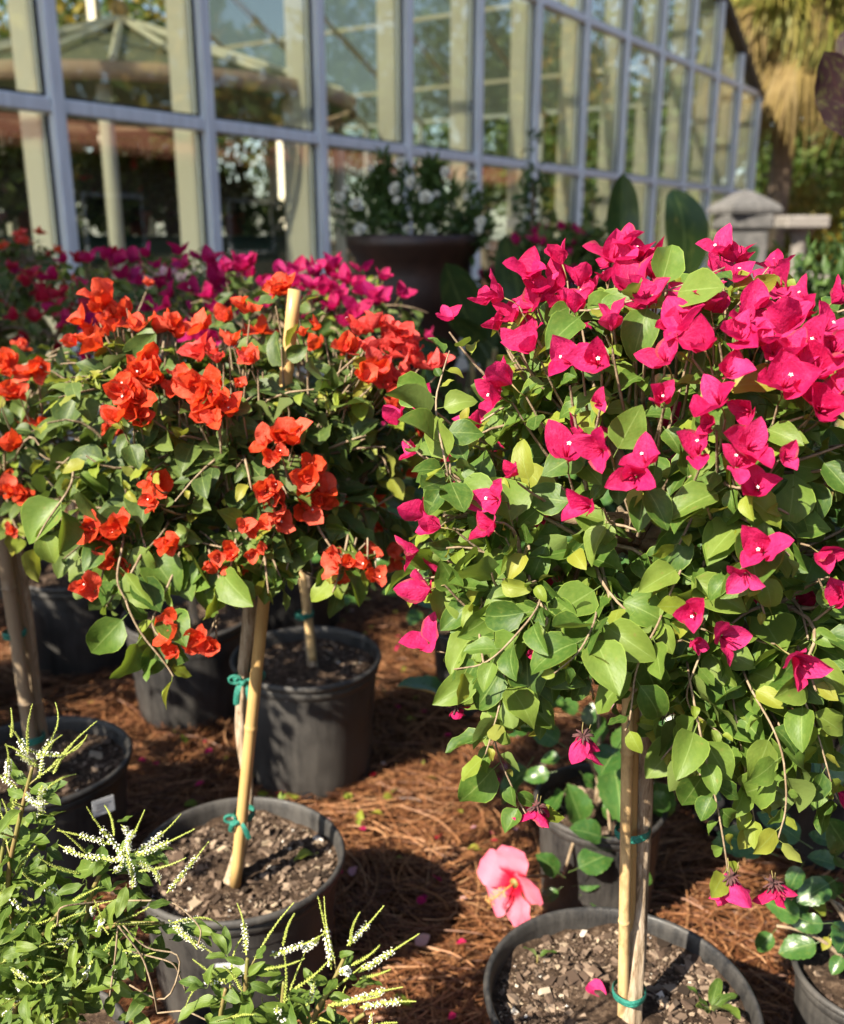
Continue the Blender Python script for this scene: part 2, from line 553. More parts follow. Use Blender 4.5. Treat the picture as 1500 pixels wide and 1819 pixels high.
def mat_glass(name, tint, refl):
    m, t, out = new_mat(name)
    g = G(t)
    fa = g.n('LayerWeight', {'Blend': .5}).outputs['Facing']
    f = g.math('MULTIPLY', g.math('ADD', .043, g.math('MULTIPLY', g.math('POWER', fa, 5.0), .95)), refl, clamp=True)
    tr = g.n('BsdfTransparent', {'Color': (*tint, 1)})
    gl = g.n('BsdfGlossy', {'Color': (.95, .97, 1, 1), 'Roughness': 0.015})
    mx = g.n('MixShader', {0: f, 1: tr.outputs[0], 2: gl.outputs[0]})
    t.links.new(mx.outputs[0], out.inputs[0])
    return m


def mat_roof():
    m, t, out = new_mat('whitewashed_roof_glass')
    g = G(t)
    tr = g.n('BsdfTransparent', {'Color': (.66, .68, .62, 1)})
    tl = g.n('BsdfTranslucent', {'Color': (.26, .28, .23, 1)})
    df = g.n('BsdfDiffuse', {'Color': (.32, .34, .29, 1)})
    a = g.n('MixShader', {0: .45, 1: tl.outputs[0], 2: df.outputs[0]})
    mx = g.n('MixShader', {0: .45, 1: tr.outputs[0], 2: a.outputs[0]})
    t.links.new(mx.outputs[0], out.inputs[0])
    return m


def mat_petal():
    m, t, out = new_mat('hibiscus_petal')
    g = G(t)
    uv = g.n('UVMap').outputs[0]
    sep = g.n('SeparateXYZ', {0: uv})
    u, v = sep.outputs[0], sep.outputs[1]
    rays = g.noise(30, 3, 0.6, g.n('Mapping', {'Vector': uv, 'Scale': (1, .06, 1)}).outputs[0])
    vv = g.math('ADD', v, g.math('MULTIPLY', g.math('SUBTRACT', rays, 0.5), 0.22))
    c = g.ramp(vv, [(.14, (.60, .004, .03)), (.27, (.70, .02, .06)), (.40, (.76, .19, .27)), (.65, (.78, .21, .29)), (1, (.74, .14, .22))])
    hgt = g.math('ADD', rays, g.noise(5, 3, 0.5, uv))
    bp = g.n('Bump', {'Strength': 0.5, 'Distance': 0.003, 'Height': hgt})
    b = g.n('BsdfPrincipled', {'Base Color': c, 'Roughness': 0.6, 'Normal': bp.outputs[0], 'Specular IOR Level': 0.2})
    tr = g.n('BsdfTranslucent', {'Color': c})
    mx = g.n('MixShader', {0: 0.3, 1: b.outputs[0], 2: tr.outputs[0]})
    t.links.new(mx.outputs[0], out.inputs[0])
    return m


M['bark'] = mat_bark()
M['bamboo'] = mat_bamboo('bamboo_stake', (.62, .45, .23), (.50, .33, .15), 0.6)
M['cane'] = mat_bamboo('clean_cane_stake', (.52, .34, .14), (.44, .27, .10), 0.18)
M['palecane'] = mat_bamboo('weathered_cane_stake', (.55, .45, .30), (.46, .36, .23), 0.25)
M['oldwood'] = mat_bamboo('grey_brown_stake', (.22, .16, .105), (.32, .25, .17), 0.4)
M['plastic'] = mat_plastic()
M['soil'] = mat_soil()
M['ground'] = mat_ground()
M['glass'] = mat_glass('window_glass', (.94, .955, .93), 1.5)
M['roofglass'] = mat_roof()
M['petal'] = mat_petal()
M['anther'] = simple('yellow_anther', (.66, .36, .12), 0.7)
M['whitebud'] = simple('white_blossom', (.78, .77, .68), 0.6)
M['greenbud'] = simple('yellow_green_bud', (.36, .40, .085), 0.6, (.28, .34, .06), 40)
M['dead'] = simple('dried_bract', (.10, .03, .03), 0.9, (.05, .03, .03), 60)

# ------------------------------------------------------------------ leaf and bract shapes
RNG = np.random.default_rng(11)


def leaf_arrays(L, W, a=.55, b=.95, fold=.25, curl=.6, wave=.04, teeth=0, nl=7, petiole=.22, seed=0, wf=1.5):
    r = np.random.default_rng(seed)
    t = np.linspace(0, 1, nl + 1)
    hw = (t ** a) * ((1 - t) ** b)
    tm = a / (a + b)
    hw = hw / (tm ** a * (1 - tm) ** b) * W / 2
    hw[-1] = W * .008
    hw[0] = W * .03
    if teeth:
        hw = hw * (1 + teeth * np.where(np.arange(nl + 1) % 2 == 0, 1, -1) * np.clip((t - .12) * 4, 0, 1))
    s = np.array([-1, -.5, 0, .5, 1.0])
    ang = curl * (t - .15)
    dy = np.cos(ang) * L / nl
    dz = -np.sin(ang) * L / nl
    yc = np.concatenate([[0], np.cumsum(dy)[:-1]])
    zc = np.concatenate([[0], np.cumsum(dz)[:-1]])
    ph1, ph2 = r.uniform(0, 6.28, 2)
    twist = r.uniform(-.35, .35)
    V, U = [], []
    for i in range(nl + 1):
        for k in s:
            x = k * hw[i]
            z = fold * abs(k) ** 1.3 * hw[i] + wave * L * (abs(k) ** 2) * math.sin(6.28 * wf * t[i] + (ph1 if k > 0 else ph2)) * min(1, t[i] * 4) * min(1, (1 - t[i]) * 4)
            tw = twist * t[i]
            x, z = x * math.cos(tw) - z * math.sin(tw), x * math.sin(tw) + z * math.cos(tw)
            V.append((x, yc[i] - z * math.sin(-ang[i]), zc[i] + z * math.cos(ang[i])))
            U.append((k * .5 + .5, t[i]))
    i = np.arange(nl)[:, None] * 5
    j = np.arange(4)[None]
    Q = np.stack([i + j, i + j + 1, i + 5 + j + 1, i + 5 + j], -1).reshape(-1, 4)
    V = np.array(V)
    U = np.array(U)
    if petiole:
        pv, pf, _ = tube([(0, -petiole * L, .06 * L), (0, -petiole * .5 * L, .03 * L), (0, .03 * L, -.004 * L)], [L * .014, L * .013, L * .012], 3, cap=False)
        n0 = len(V)
        V = np.concatenate([V, pv])
        U = np.concatenate([U, np.tile([[.5, .02]], (len(pv), 1))])
        Q = np.concatenate([Q, pf[0] + n0])
        V[:, 1] += petiole * L
        V[:, 2] -= .06 * L
    return V, Q, U


def leaf_set(mat, n, L=1.0, W=(.62, .78), seed=0, **kw):
    out = []
    for i in range(n):
        r = np.random.default_rng(seed + i)
        k = dict(fold=r.uniform(.03, .62), curl=r.uniform(-.35, 1.4), wave=r.uniform(.02, .085), seed=seed + i, wf=r.uniform(1, 2))
        k.update(kw)
        V, Q, U = leaf_arrays(L, r.uniform(*W), **k)
        me = Acc().add(V, Q, U).mesh('leaf', mat)
        out.append((me, V, Q, U))
    return out


LS = {
    'leaf': leaf_set(M['leaf'], 12, W=(.52, .82), seed=100),
    'leafdark': leaf_set(M['leafdark'], 12, W=(.52, .82), seed=200),
    'young': leaf_set(M['young'], 5, W=(.55, .7), seed=300),
    'hib': leaf_set(M['hib'], 5, W=(.62, .74), seed=400, teeth=.045, nl=14, a=.5, b=.8, curl=.5, petiole=.3),
    'verb': leaf_set(M['verb'], 6, W=(.30, .40), seed=500, a=.6, b=.8, teeth=.02, nl=10, petiole=.1),
    'canna': leaf_set(M['canna'], 3, W=(.40, .48), seed=600, a=.5, b=.62, fold=.35, wave=.015, nl=12, petiole=.25),
    'darkred': leaf_set(M['darkred'], 3, W=(.5, .62), seed=650, a=.5, b=.7, nl=10),
    'shrub': leaf_set(M['shrub'], 4, W=(.3, .4), seed=700, nl=4, petiole=.05),
    'gold': leaf_set(M['gold'], 3, W=(.45, .6), seed=750, nl=3, petiole=0),
    'tree': leaf_set(M['tree'], 3, W=(.5, .7), seed=800, nl=2, petiole=0),
}
LMAT = {k: M[k] for k in LS}


def bract_set(mat, n, seed, W=(.66, .86), wave=(.03, .07), a=.45, b=.78, fold=(.2, .7), curl=(-.6, .5)):
    out = []
    for i in range(n):
        r = np.random.default_rng(seed + i)
        V, Q, U = leaf_arrays(1.0, r.uniform(*W), a=a, b=b, fold=r.uniform(*fold), curl=r.uniform(*curl), wave=r.uniform(*wave), nl=8, petiole=0, seed=seed + i, wf=r.uniform(1, 2.2))
        V[:, 2] += .012 * np.sin(V[:, 0] * 17 + i) * np.sin(V[:, 1] * 19 + 2 * i)
        out.append((Acc().add(V, Q, U).mesh('bract', mat), V, Q, U))
    return out


BS = {}
for i_, k_ in enumerate(('pink', 'orange', 'coral', 'magenta', 'crimson', 'pale')):
    if k_ in ('orange', 'coral'):
        BS[k_] = bract_set(M[k_], 7, 900 + 20 * i_, W=(.66, .9), wave=(.05, .10), fold=(.2, .8), curl=(-.9, .6), b=.66)
    else:
        BS[k_] = bract_set(M[k_], 6, 900 + 20 * i_)


def core_mesh(seed, starry, k):
    """pedicel, three tubes and sometimes an open white floret: the mesh of one flower (unit length)"""
    r = np.random.default_rng(seed)
    A = Acc()
    V, F, u = tube([(0, 0, -.55), (.03, .02, -.3), (0, 0, 0)], [.018, .016, .03], 4)
    A.add(V, F, u, mi=0)
    for q in range(3):
        th = 2.094 * q + .5
        e = np.array([.10 * math.cos(th), .10 * math.sin(th), .5])
        V, F, u = tube([(0, 0, 0), e * .5, e], [.02, .028, .022], 5)
        A.add(V, F, u, mi=1)
        if q < starry:
            pts = [e + (0, 0, .03)]
            for j in range(10):
                rr = .060 if j % 2 == 0 else .028
                pts.append(e + (rr * math.cos(j * .628), rr * math.sin(j * .628), .03 + .015 * (j % 2)))
            A.add(pts, [np.array([(0, j + 1, (j + 1) % 10 + 1) for j in range(10)])], mi=2)
    return A.mesh('flower', [M['stem'], k, M['star']])


CORE = {k: [core_mesh(50 + i, max(0, i - 1), M[k]) for i in range(3)] for k in BS}


def flower_bracts(r, nb, spread=(28, 62)):
    """local frames of the bracts of one flower: list of (loc, R, scale, variant)"""
    out = []
    for q in range(nb):
        ring = q // 3
        th = 2.094 * q + ring * 1.05 + r.uniform(-.3, .3)
        op = math.radians(r.uniform(*spread) - 10 * ring)
        rad = np.array([math.cos(th), math.sin(th), 0])
        y = np.array([0, 0, 1.0]) * math.cos(op) + rad * math.sin(op)
        n = np.array([0, 0, 1.0]) * math.sin(op) - rad * math.cos(op) + r.normal(0, .12, 3)
        out.append((rad * .03, frames(y[None], n[None])[0], r.uniform(.82, 1.12) * (1 - .12 * ring), int(r.integers(0, 1000))))
    return out


def axis_frame(a, r):
    a = nrm(np.asarray(a, float))
    x = np.cross(a, r.normal(0, 1, 3))
    x = nrm(x)
    return np.stack([x, np.cross(a, x), a], -1)


def add_flowers(root, recs, nparts):
    """recs: (world loc, axis, size, colour key, number of bracts); the nearest become flower > bract, the rest one joined part"""
    o0 = np.array(root.location)
    r = np.random.default_rng(len(recs))

    def key(c):
        x, y, d = proj(c[0])
        return d if (-60 < x < 1560 and -60 < y < 1880) else d + 50
    recs = sorted(recs, key=key)
    groups = {}
    for i, (loc, ax, size, ck, nb) in enumerate(recs):
        R = axis_frame(ax, r)
        br = flower_bracts(r, nb, (22, 62) if nb == 3 else (10, 95))
        if i < nparts:
            f = link('flower', CORE[ck][int(r.integers(0, 3))], root)
            place(f, np.array(loc) - o0, R, size)
            for (bl, bR, bs, bv) in br:
                b = link('bract', BS[ck][bv % len(BS[ck])][0], f)
                place(b, bl, bR, bs)
        else:
            A = groups.setdefault(ck, Acc())
            for (bl, bR, bs, bv) in br:
                _, V, Q, U = BS[ck][bv % len(BS[ck])]
                A.add(np.array(loc) - o0 + size * ((V * bs) @ bR.T + bl) @ R.T, Q, U, var=r.random())
    for ck, A in groups.items():
        tag(A.obj('blossoms', M[ck], root), kind='stuff')


def add_leaves(root, recs, nparts):
    """recs: (world loc, tip dir, normal, size, set key); nearest nparts become leaf objects, the rest one joined part"""
    if not recs:
        return
    o0 = np.array(root.location)
    r = np.random.default_rng(len(recs) + 7)

    def key(c):
        x, y, d = proj(c[0])
        return d if (-60 < x < 1560 and -60 < y < 1880) else d + 50
    recs = sorted(recs, key=key)
    R = frames(np.array([c[1] for c in recs], float), np.array([c[2] for c in recs], float))
    rest = {}
    for i, (loc, y, n, s, k) in enumerate(recs):
        v = int(r.integers(0, len(LS[k])))
        if i < nparts:
            place(link('leaf', LS[k][v][0], root), np.array(loc) - o0, R[i], s)
        else:
            rest.setdefault((k, v), []).append(i)
    if rest:
        keys = sorted({k for k, _ in rest})
        A = Acc()
        for (k, v), ids in rest.items():
            _, V, Q, U = LS[k][v]
            m, nv = len(ids), len(V)
            S = np.array([recs[i][3] for i in ids])
            L = np.array([tuple(recs[i][0]) for i in ids]) - o0
            W = np.einsum('mij,vj->mvi', R[ids] * S[:, None, None], V) + L[:, None]
            QQ = (Q[None] + (np.arange(m) * nv)[:, None, None]).reshape(-1, 4)
            A.add(W.reshape(-1, 3), QQ, np.tile(U, (m, 1)), np.repeat(r.random(m), nv), keys.index(k))
        tag(A.obj('leaves', [LMAT[k] for k in keys], root), kind='stuff')


def bez(p0, p1, p2, n):
    t = np.linspace(0, 1, n)[:, None]
    return (1 - t) ** 2 * p0 + 2 * t * (1 - t) * p1 + t ** 2 * p2


SUNA = np.array(SUN)
UPA = np.array([0, 0, 1.0])


def leaves_on(pts, r, out, size, keys, outdir, t0=.3, step=.019, droop=.55, young=.16):
    """alternate leaves along a twig"""
    pts = np.asarray(pts, float)
    seg = np.linalg.norm(np.diff(pts, axis=0), axis=1)
    cum = np.concatenate([[0], np.cumsum(seg)])
    L = cum[-1]
    s = L * t0
    side = 1 if r.random() < .5 else -1
    while s < L:
        k = min(len(seg) - 1, int(np.searchsorted(cum, s) - 1) if s > 0 else 0)
        k = max(k, 0)
        f = (s - cum[k]) / (seg[k] + 1e-9)
        p = pts[k] + f * (pts[k + 1] - pts[k])
        T = nrm(pts[k + 1] - pts[k])
        lat = nrm(np.cross(T, nrm(outdir * .4 + UPA + r.normal(0, .35, 3))))
        tipf = s / L
        y = nrm(lat * side * .8 + T * .45 - UPA * droop * r.uniform(.3, 1.2) + r.normal(0, .28, 3) + outdir * .15)
        n = nrm(outdir * .5 + UPA * .42 + SUNA * .25 + r.normal(0, .55, 3))
        sz = size * (r.uniform(.42, .8) if r.random() < .4 else r.uniform(.75, 1.22))
        key = keys[0]
        if tipf > .8:
            sz *= r.uniform(.4, .75)
            if r.random() < young * 4: key = keys[1]
        elif r.random() < young * .35:
            sz *= .55
            key = keys[1]
        out.append((p, y, n, sz, key))
        side = -side
        s += step * r.uniform(.7, 1.35)
    return out


def crown(root, lobes, ntwigs, seed, size, keys, A, trunk_top, step=.019, ybias=0.0):
    """grow twigs from the trunk into ellipsoid lobes; returns leaf records and adds branch tubes to A (root space)"""
    r = np.random.default_rng(seed)
    o0 = np.array(root.location)
    recs = []
    lob = [(np.array(c, float), np.array(q, float)) for c, q in lobes]
    wts = np.array([q[0] * q[1] + q[0] * q[2] + q[1] * q[2] for _, q in lob])
    wts /= wts.sum()
    tt = np.array(trunk_top, float)
    nl = max(5, ntwigs // 14)
    hubs = []
    for i in range(nl):
        c, q = lob[int(r.choice(len(lob), p=wts))]
        d = nrm(r.normal(0, 1, 3) + (0, 0, .25))
        e = c + q * d * r.uniform(.35, .55)
        ctrl = tt + (e - tt) * .45 + UPA * .03 + r.normal(0, .03, 3)
        b = bez(tt, ctrl, e, 8)
        b[1:-1] += r.normal(0, .006, (6, 3))
        V, F, u = tube(b - o0, np.linspace(.0085, .0042, 8), 6)
        A.add(V, F, u)
        hubs.append(b[-1])
    hubs = np.array(hubs)
    for i in range(ntwigs):
        c, q = lob[int(r.choice(len(lob), p=wts))]
        d = r.normal(0, 1, 3)
        d[1] -= ybias * abs(d[1])
        d = nrm(d)
        if d[2] < -.55 and r.random() < .5:
            d[2] *= -.3
            d = nrm(d)
        e = c + q * d * r.uniform(.80, 1.06)
        inside = False
        for c2, q2 in lob:
            if (((e - c2) / q2) ** 2).sum() < .55: inside = True
        if inside and r.random() < .75:
            continue
        h = hubs[np.argmin(np.linalg.norm(hubs - e, axis=1) + r.random(len(hubs)) * .06)]
        ctrl = (h + e) * .5 + UPA * r.uniform(-.01, .05) + r.normal(0, .025, 3)
        b = bez(h, ctrl, e, 7)
        V, F, u = tube(b - o0, np.linspace(.0030, .0012, 7), 4, cap=False)
        A.add(V, F, u)
        leaves_on(b, r, recs, size, keys, d, t0=.25, step=step)
    return recs


def surf(px, py, lobes, push=0.0):
    """first hit of the view ray with the lobes, else the nearest point beside them"""
    rd = np.array(ray(px, py))
    rd /= np.linalg.norm(rd)
    o = np.array(CAMP)
    best, bn = None, None
    for c, q in lobes:
        c, q = np.array(c), np.array(q)
        oc, dd = (o - c) / q, rd / q
        a, b, k = dd @ dd, 2 * oc @ dd, oc @ oc - 1
        disc = b * b - 4 * a * k
        if disc > 0:
            t = (-b - math.sqrt(disc)) / (2 * a)
            if best is None or t < best:
                best = t
                p = o + rd * t
                bn = nrm((p - c) / q ** 2)
    if best is None:
        dm = 1e9
        for c, q in lobes:
            c, q = np.array(c), np.array(q)
            oc, dd = (o - c) / q, rd / q
            t = -(oc @ dd) / (dd @ dd)
            p = o + rd * t
            m = np.linalg.norm((p - c) / q)
            if m < dm:
                dm, best, bn = m, t, nrm((p - c) / q ** 2)
    return o + rd * (best - push), bn


# ------------------------------------------------------------------ pots, stakes, ties
def make_pot(root, x, y, R, H, seed, warp=.012, lip=.010, nchips=0, soilz=.035, rbot=.84, mat=None, dusty=False):
    r = np.random.default_rng(seed)
    o0 = np.array(root.location)
    ph = r.uniform(0, 6.28, 3)

    def wf(th, z):
        k = (z / H) ** 2
        return 1 + k * (warp * np.sin(2 * th + ph[0]) + warp * .6 * np.sin(3 * th + ph[1])) + .0022 * np.sin(40 * th) * (0.15 < z / H < .85)
    rb = R * rbot
    prof = [(0.0, .004), (rb * .9, .004), (rb * .97, .0), (rb, .012)]
    for z in np.linspace(.06, .86, 9):
        prof.append((rb + (R * .965 - rb) * z, H * z))
    prof += [(R * .968, H * .885), (R * .985, H * .895), (R * .988, H * .93), (R * .978, H * .94)]
    V, F, u = lathe(prof, 72, wf)
    off = np.array([x, y, 0]) - o0
    pot = Acc().add(V + off, F, u).obj('pot', mat or M['plastic'], root)
    for k in range(5):
        a = -2.6 + k * .55 + r.uniform(-.1, .1)
        q = np.array([math.cos(a), math.sin(a)])
        tq = np.array([-q[1], q[0]])
        rr0 = rb + .0012
        ring = [(0, .0)] + [(math.cos(z), math.sin(z)) for z in np.linspace(0, 6.283, 13)[:-1]]
        V = [(q[0] * (rr0 + .012 * (.022 + .012 * v_) / H) + tq[0] * .014 * u_, q[1] * (rr0 + .012 * (.022 + .012 * v_) / H) + tq[1] * .014 * u_, .024 + .012 * v_) for u_, v_ in ring]
        Acc().add(np.array(V) + off, [np.array([(0, z + 1, (z + 1) % 12 + 1) for z in range(12)])]).obj('drain_hole', M['gasket'], pot)
    rp = [(R * .979, H * .941), (R * .995, H * .95), (R + lip * .4, H * .965), (R + lip * .5, H * .985), (R + lip * .25, H), (R - .001, H + .002), (R - .005, H - .002), (R * .962, H * .95), (R * .955, H * .86), (R * .945, H * .78)]
    V, F, u = lathe(rp, 72, wf)
    Acc().add(V + off, F, u).obj('rim', mat or M['plastic'], pot)
    # soil
    n, m = 64, 18
    th = np.linspace(0, 2 * np.pi, n, endpoint=False)
    SV, zs = [], H - soilz
    gx = r.uniform(0, 6, 8)
    def hz(X, Y):
        return .006 * np.sin(X * 31 + gx[0]) * np.sin(Y * 27 + gx[1]) + .004 * np.sin(X * 73 + gx[2] + 2 * np.sin(Y * 40)) * np.sin(Y * 66 + gx[3]) + .0025 * np.sin(X * 170 + gx[4]) * np.sin(Y * 190 + gx[5])
    for i in range(m + 1):
        rr = R * .957 * i / m
        k = wf(th, H)
        X, Y = rr * k * np.cos(th), rr * k * np.sin(th)
        SV.append(np.stack([X, Y, zs + hz(X, Y) + .006 * (i == m) + .012 * np.exp(-(rr / .05) ** 2)], 1))
    i = np.arange(m)[:, None] * n
    j = np.arange(n)[None]
    Q = np.stack([i + j, i + (j + 1) % n, i + n + (j + 1) % n, i + n + j], -1).reshape(-1, 4)
    Acc().add(np.concatenate(SV) + off, Q).obj('soil', M['soil'], root)
    if nchips:
        A = Acc()
        BV, BF = box(-.5, .5, -.5, .5, -.5, .5)
        for _ in range(nchips):
            rr, tt = R * .93 * math.sqrt(r.random()), r.uniform(0, 6.28)
            s = r.choice([.003, .0045, .0065, .010, .015, .022], p=[.34, .30, .20, .10, .045, .015]) * r.uniform(.7, 1.3)
            dims = np.array([s, s * r.uniform(.4, .9), s * r.uniform(.15, .4)])
            V = (BV * r.uniform(.3, 1.15, (8, 3))) * dims
            ax = frames(r.normal(0, 1, (1, 3)) * (1, 1, .25), (r.normal(0, .35, (1, 3)) + UPA))[0]
            X, Y = rr * math.cos(tt), rr * math.sin(tt)
            A.add(V @ ax.T + off + (X, Y, zs + hz(X, Y) + dims[2] * .4 + .001), BF, var=r.random())
        tag(A.obj('soil_chips', M['chips'], root, smooth=False), kind='stuff')
    return pot


def woody(pts, radii, seed, n=18, rings=70, amp=.13):
    r = np.random.default_rng(seed)
    pts = np.array([tuple(p) for p in pts], float)
    k = np.linspace(0, len(pts) - 1, rings)
    P2 = np.stack([np.interp(k, np.arange(len(pts)), pts[:, i]) for i in range(3)], 1)
    ker = np.ones(7) / 7
    for i in range(3):
        pad = np.concatenate([np.full(3, P2[0, i]), P2[:, i], np.full(3, P2[-1, i])])
        P2[:, i] = np.convolve(pad, ker, 'valid')
    R = np.interp(k, np.linspace(0, len(pts) - 1, len(radii)), radii)
    V, F, u = tube(P2, R, n)
    C = np.repeat(P2, n, axis=0)
    th = np.tile(np.arange(n) / n * 6.283, rings)
    zz = np.repeat(np.linspace(0, 1, rings), n) * 14
    ph = r.uniform(0, 6, 6)
    d = 1 + amp * (np.sin(3 * th + ph[0] + 1.3 * np.sin(zz * .5 + ph[3])) * .5 + np.sin(6 * th + ph[1] + 1.8 * np.sin(zz * .7 + ph[4])) * .45 + np.sin(zz * 1.9 + ph[2]) * .35 + np.sin(9 * th + zz) * .2)
    return C + (V - C) * d[:, None], F, u


def cane(pts, R, nodes, n=12):
    """straight cane with swollen nodes at the given fractions"""
    p0, p1 = np.array(pts[0], float), np.array(pts[1], float)
    t = np.unique(np.concatenate([np.linspace(0, 1, 24)] + [np.array([q - .008, q - .003, q, q + .003, q + .008]) for q in nodes]))
    t = t[(t >= 0) & (t <= 1)]
    rad = np.full(len(t), R)
    for q in nodes:
        rad = rad + R * .16 * np.exp(-((t - q) / .0035) ** 2)
    V, F, u = tube(p0 + t[:, None] * (p1 - p0), rad, n)
    return V, F, u


def tie(root, c, r1, r2, h, bow=False, seed=0, ang=0.0, tail=.05):
    """band of tape round trunk and stake, with optional knot and tails"""
    rr = np.random.default_rng(seed)
    o0 = np.array(root.location)
    c = np.array(c, float) - o0
    A = Acc()
    th = np.linspace(0, 2 * np.pi, 28, endpoint=False)
    for k, dz in ((0, 0), (1, h * .35)):
        V = []
        for z, s in ((-h / 2, 1.0), (-h * .2, 1.07), (h * .2, 1.05), (h / 2, .99)):
            X = r1 * s * np.cos(th) * (1 + .02 * k)
            Y = r2 * s * np.sin(th) * (1 + .02 * k)
            Z = z + dz + .25 * h * np.sin(th + 1 + k) + .06 * h * np.sin(5 * th + k)
            V.append(np.stack([X * math.cos(ang) - Y * math.sin(ang), X * math.sin(ang) + Y * math.cos(ang), Z], 1))
        n = len(th)
        i = np.arange(3)[:, None] * n
        j = np.arange(n)[None]
        Q = np.stack([i + j, i + (j + 1) % n, i + n + (j + 1) % n, i + n + j], -1).reshape(-1, 4)
        A.add(np.concatenate(V) + c, Q)
    if bow:
        kn = c + (-.006, -r2 * 1.1, .002)
        for dx, ln, wd in ((-.010, tail * .55, .011), (.014, tail, .0095)):
            m = 9
            t = np.linspace(0, 1, m)
            cx = kn[0] + dx * (1.2 * t ** .7)
            cy = kn[1] - .010 * np.sin(t * 2.6)
            cz = kn[2] - ln * t ** 1.25 + .006 * np.sin(t * 3.1)
            V = []
            for i in range(m):
                hw = wd * (.35 + .65 * min(1, t[i] * 2.5)) * .5
                V += [(cx[i] - hw, cy[i] + .002, cz[i]), (cx[i], cy[i] - .0015, cz[i] - .001), (cx[i] + hw, cy[i] + .002 * math.cos(i), cz[i] + .002)]
            i = np.arange(m - 1)[:, None] * 3
            j = np.arange(2)[None]
            A.add(V, np.stack([i + j, i + j + 1, i + 3 + j + 1, i + 3 + j], -1).reshape(-1, 4))
        th = np.linspace(0, 6.283, 12)
        lp = np.stack([kn[0] - .012 + .010 * np.cos(th), np.full(12, kn[1] - .004), kn[2] + .006 + .007 * np.sin(th)], 1)
        V, F, u = tube(lp, .0028, 5)
        A.add(V, F, u)
        V, F, u = tube([kn + (-.004, -.002, -.004), kn + (0, -.005, 0), kn + (.005, -.002, .004)], [.003, .0055, .003], 6)
        A.add(V, F, u)
    return A.obj('tie_tape', M['tie'], root)


def plant_tag(root, c, wdt, hgt, right, up):
    o0 = np.array(root.location)
    c, right, up = np.array(c, float) - o0, nrm(np.array(right, float)), nrm(np.array(up, float))
    nn = np.cross(right, up)
    BV, BF = bbox(-wdt / 2, wdt / 2, -hgt / 2, hgt / 2, -.0006, .0006, .0004)
    B = np.stack([right, up, nn], -1)
    t = Acc().add(BV @ B.T + c, BF).obj('plant_tag', M['tag'], root, smooth=False)
    A = Acc()
    for k in range(3):
        V, F = box(-wdt * .36, wdt * (.30 - .13 * k), hgt * (.2 - .2 * k) - hgt * .028, hgt * (.2 - .2 * k) + hgt * .028, .0007, .0011)
        A.add(V @ B.T + c, F)
    A.obj('print', M['ink'], t, smooth=False)
    return t

# ------------------------------------------------------------------ ground
def build_ground():
    n = 60
    a = np.sinh(np.linspace(-4.6, 4.6, n)) / math.sinh(4.6)
    X, Y = np.meshgrid(a * 300, a * 300 + 4, indexing='ij')
    Z = .006 * np.sin(X * 5.1) * np.sin(Y * 4.3) * np.exp(-(X ** 2 + (Y - 3) ** 2) / 40) - .008
    i = np.arange(n - 1)[:, None] * n
    j = np.arange(n - 1)[None]
    Q = np.stack([i + j, i + n + j, i + n + j + 1, i + j + 1], -1).reshape(-1, 4)
    g = Acc().add(np.stack([X, Y, Z], -1).reshape(-1, 3), Q).obj('ground', M['ground'])
    tag(g, kind='structure', label='reddish brown ground covered in pine straw')
    # loose needles
    r = np.random.default_rng(5)
    N = 52000
    y = 1.15 + 3.2 * r.random(N) ** 1.6
    x = (r.random(N) - .5) * (1.15 + y * .95)
    L = r.uniform(.06, .20, N)
    th = r.uniform(0, 6.283, N)
    cl = np.sin(x * 6 + 1.3 * np.sin(y * 5)) + np.sin(y * 7 + x * 3)
    th = np.where(r.random(N) < .5, cl * .9 + r.normal(0, .35, N), th)
    bend = r.normal(0, .9, N)
    z0 = .002 + .026 * r.random(N) ** 1.7
    tilt = r.normal(0, .09, N)
    m = 6
    t = np.linspace(-.5, .5, m)
    ang = th[:, None] + bend[:, None] * t
    dx = np.cos(ang) * L[:, None] / (m - 1)
    dy = np.sin(ang) * L[:, None] / (m - 1)
    cx = x[:, None] + np.cumsum(dx, 1)
    cy = y[:, None] + np.cumsum(dy, 1)
    cz = z0[:, None] + np.abs(tilt)[:, None] * (t + .5) * L[:, None] * .8 + .002 * np.sin(t * 9 + th[:, None])
    wd = r.uniform(.0006, .00115, N)[:, None]
    nx, ny = -np.sin(ang) * wd, np.cos(ang) * wd
    zr = (r.normal(0, .6, N)[:, None]) * wd
    V = np.stack([np.stack([cx - nx, cy - ny, cz - zr], -1), np.stack([cx + nx, cy + ny, cz + zr], -1)], 2)
    V = V.reshape(-1, 3)
    b = (np.arange(N) * m * 2)[:, None] + (np.arange(m - 1) * 2)[None]
    Q = np.stack([b, b + 1, b + 3, b + 2], -1).reshape(-1, 4)
    o = Acc().add(V, Q, None, np.repeat(r.random(N) * .999, m * 2)).obj('pine_needles', M['needle'], smooth=False)
    tag(o, 'loose dry reddish brown pine needles strewn between the pots', 'pine needles', kind='stuff')


build_ground()

# ------------------------------------------------------------------ greenhouse
WD = 5.13
WA = math.radians(33.8)
DX, DY = math.sin(WA), math.cos(WA)
SP_ = 0.2345 * WD
T0 = 0.737 * WD
Z1, Z2, Z3 = 2.056, 3.695, 5.33
TEND = T0 + 12 * SP_
KMIN = -3
TMID = T0 + 4.5 * SP_
SLOPE = 0.463


def roofz(t):
    return Z2 + .02 + SLOPE * (TEND - t) if t > TMID else Z2 + .02 + SLOPE * (t - (2 * TMID - TEND))


def wall_pt(t, y, z):
    return Vector((-WD * DY + DX * t - DY * y, WD * DX + DY * t + DX * y, z))


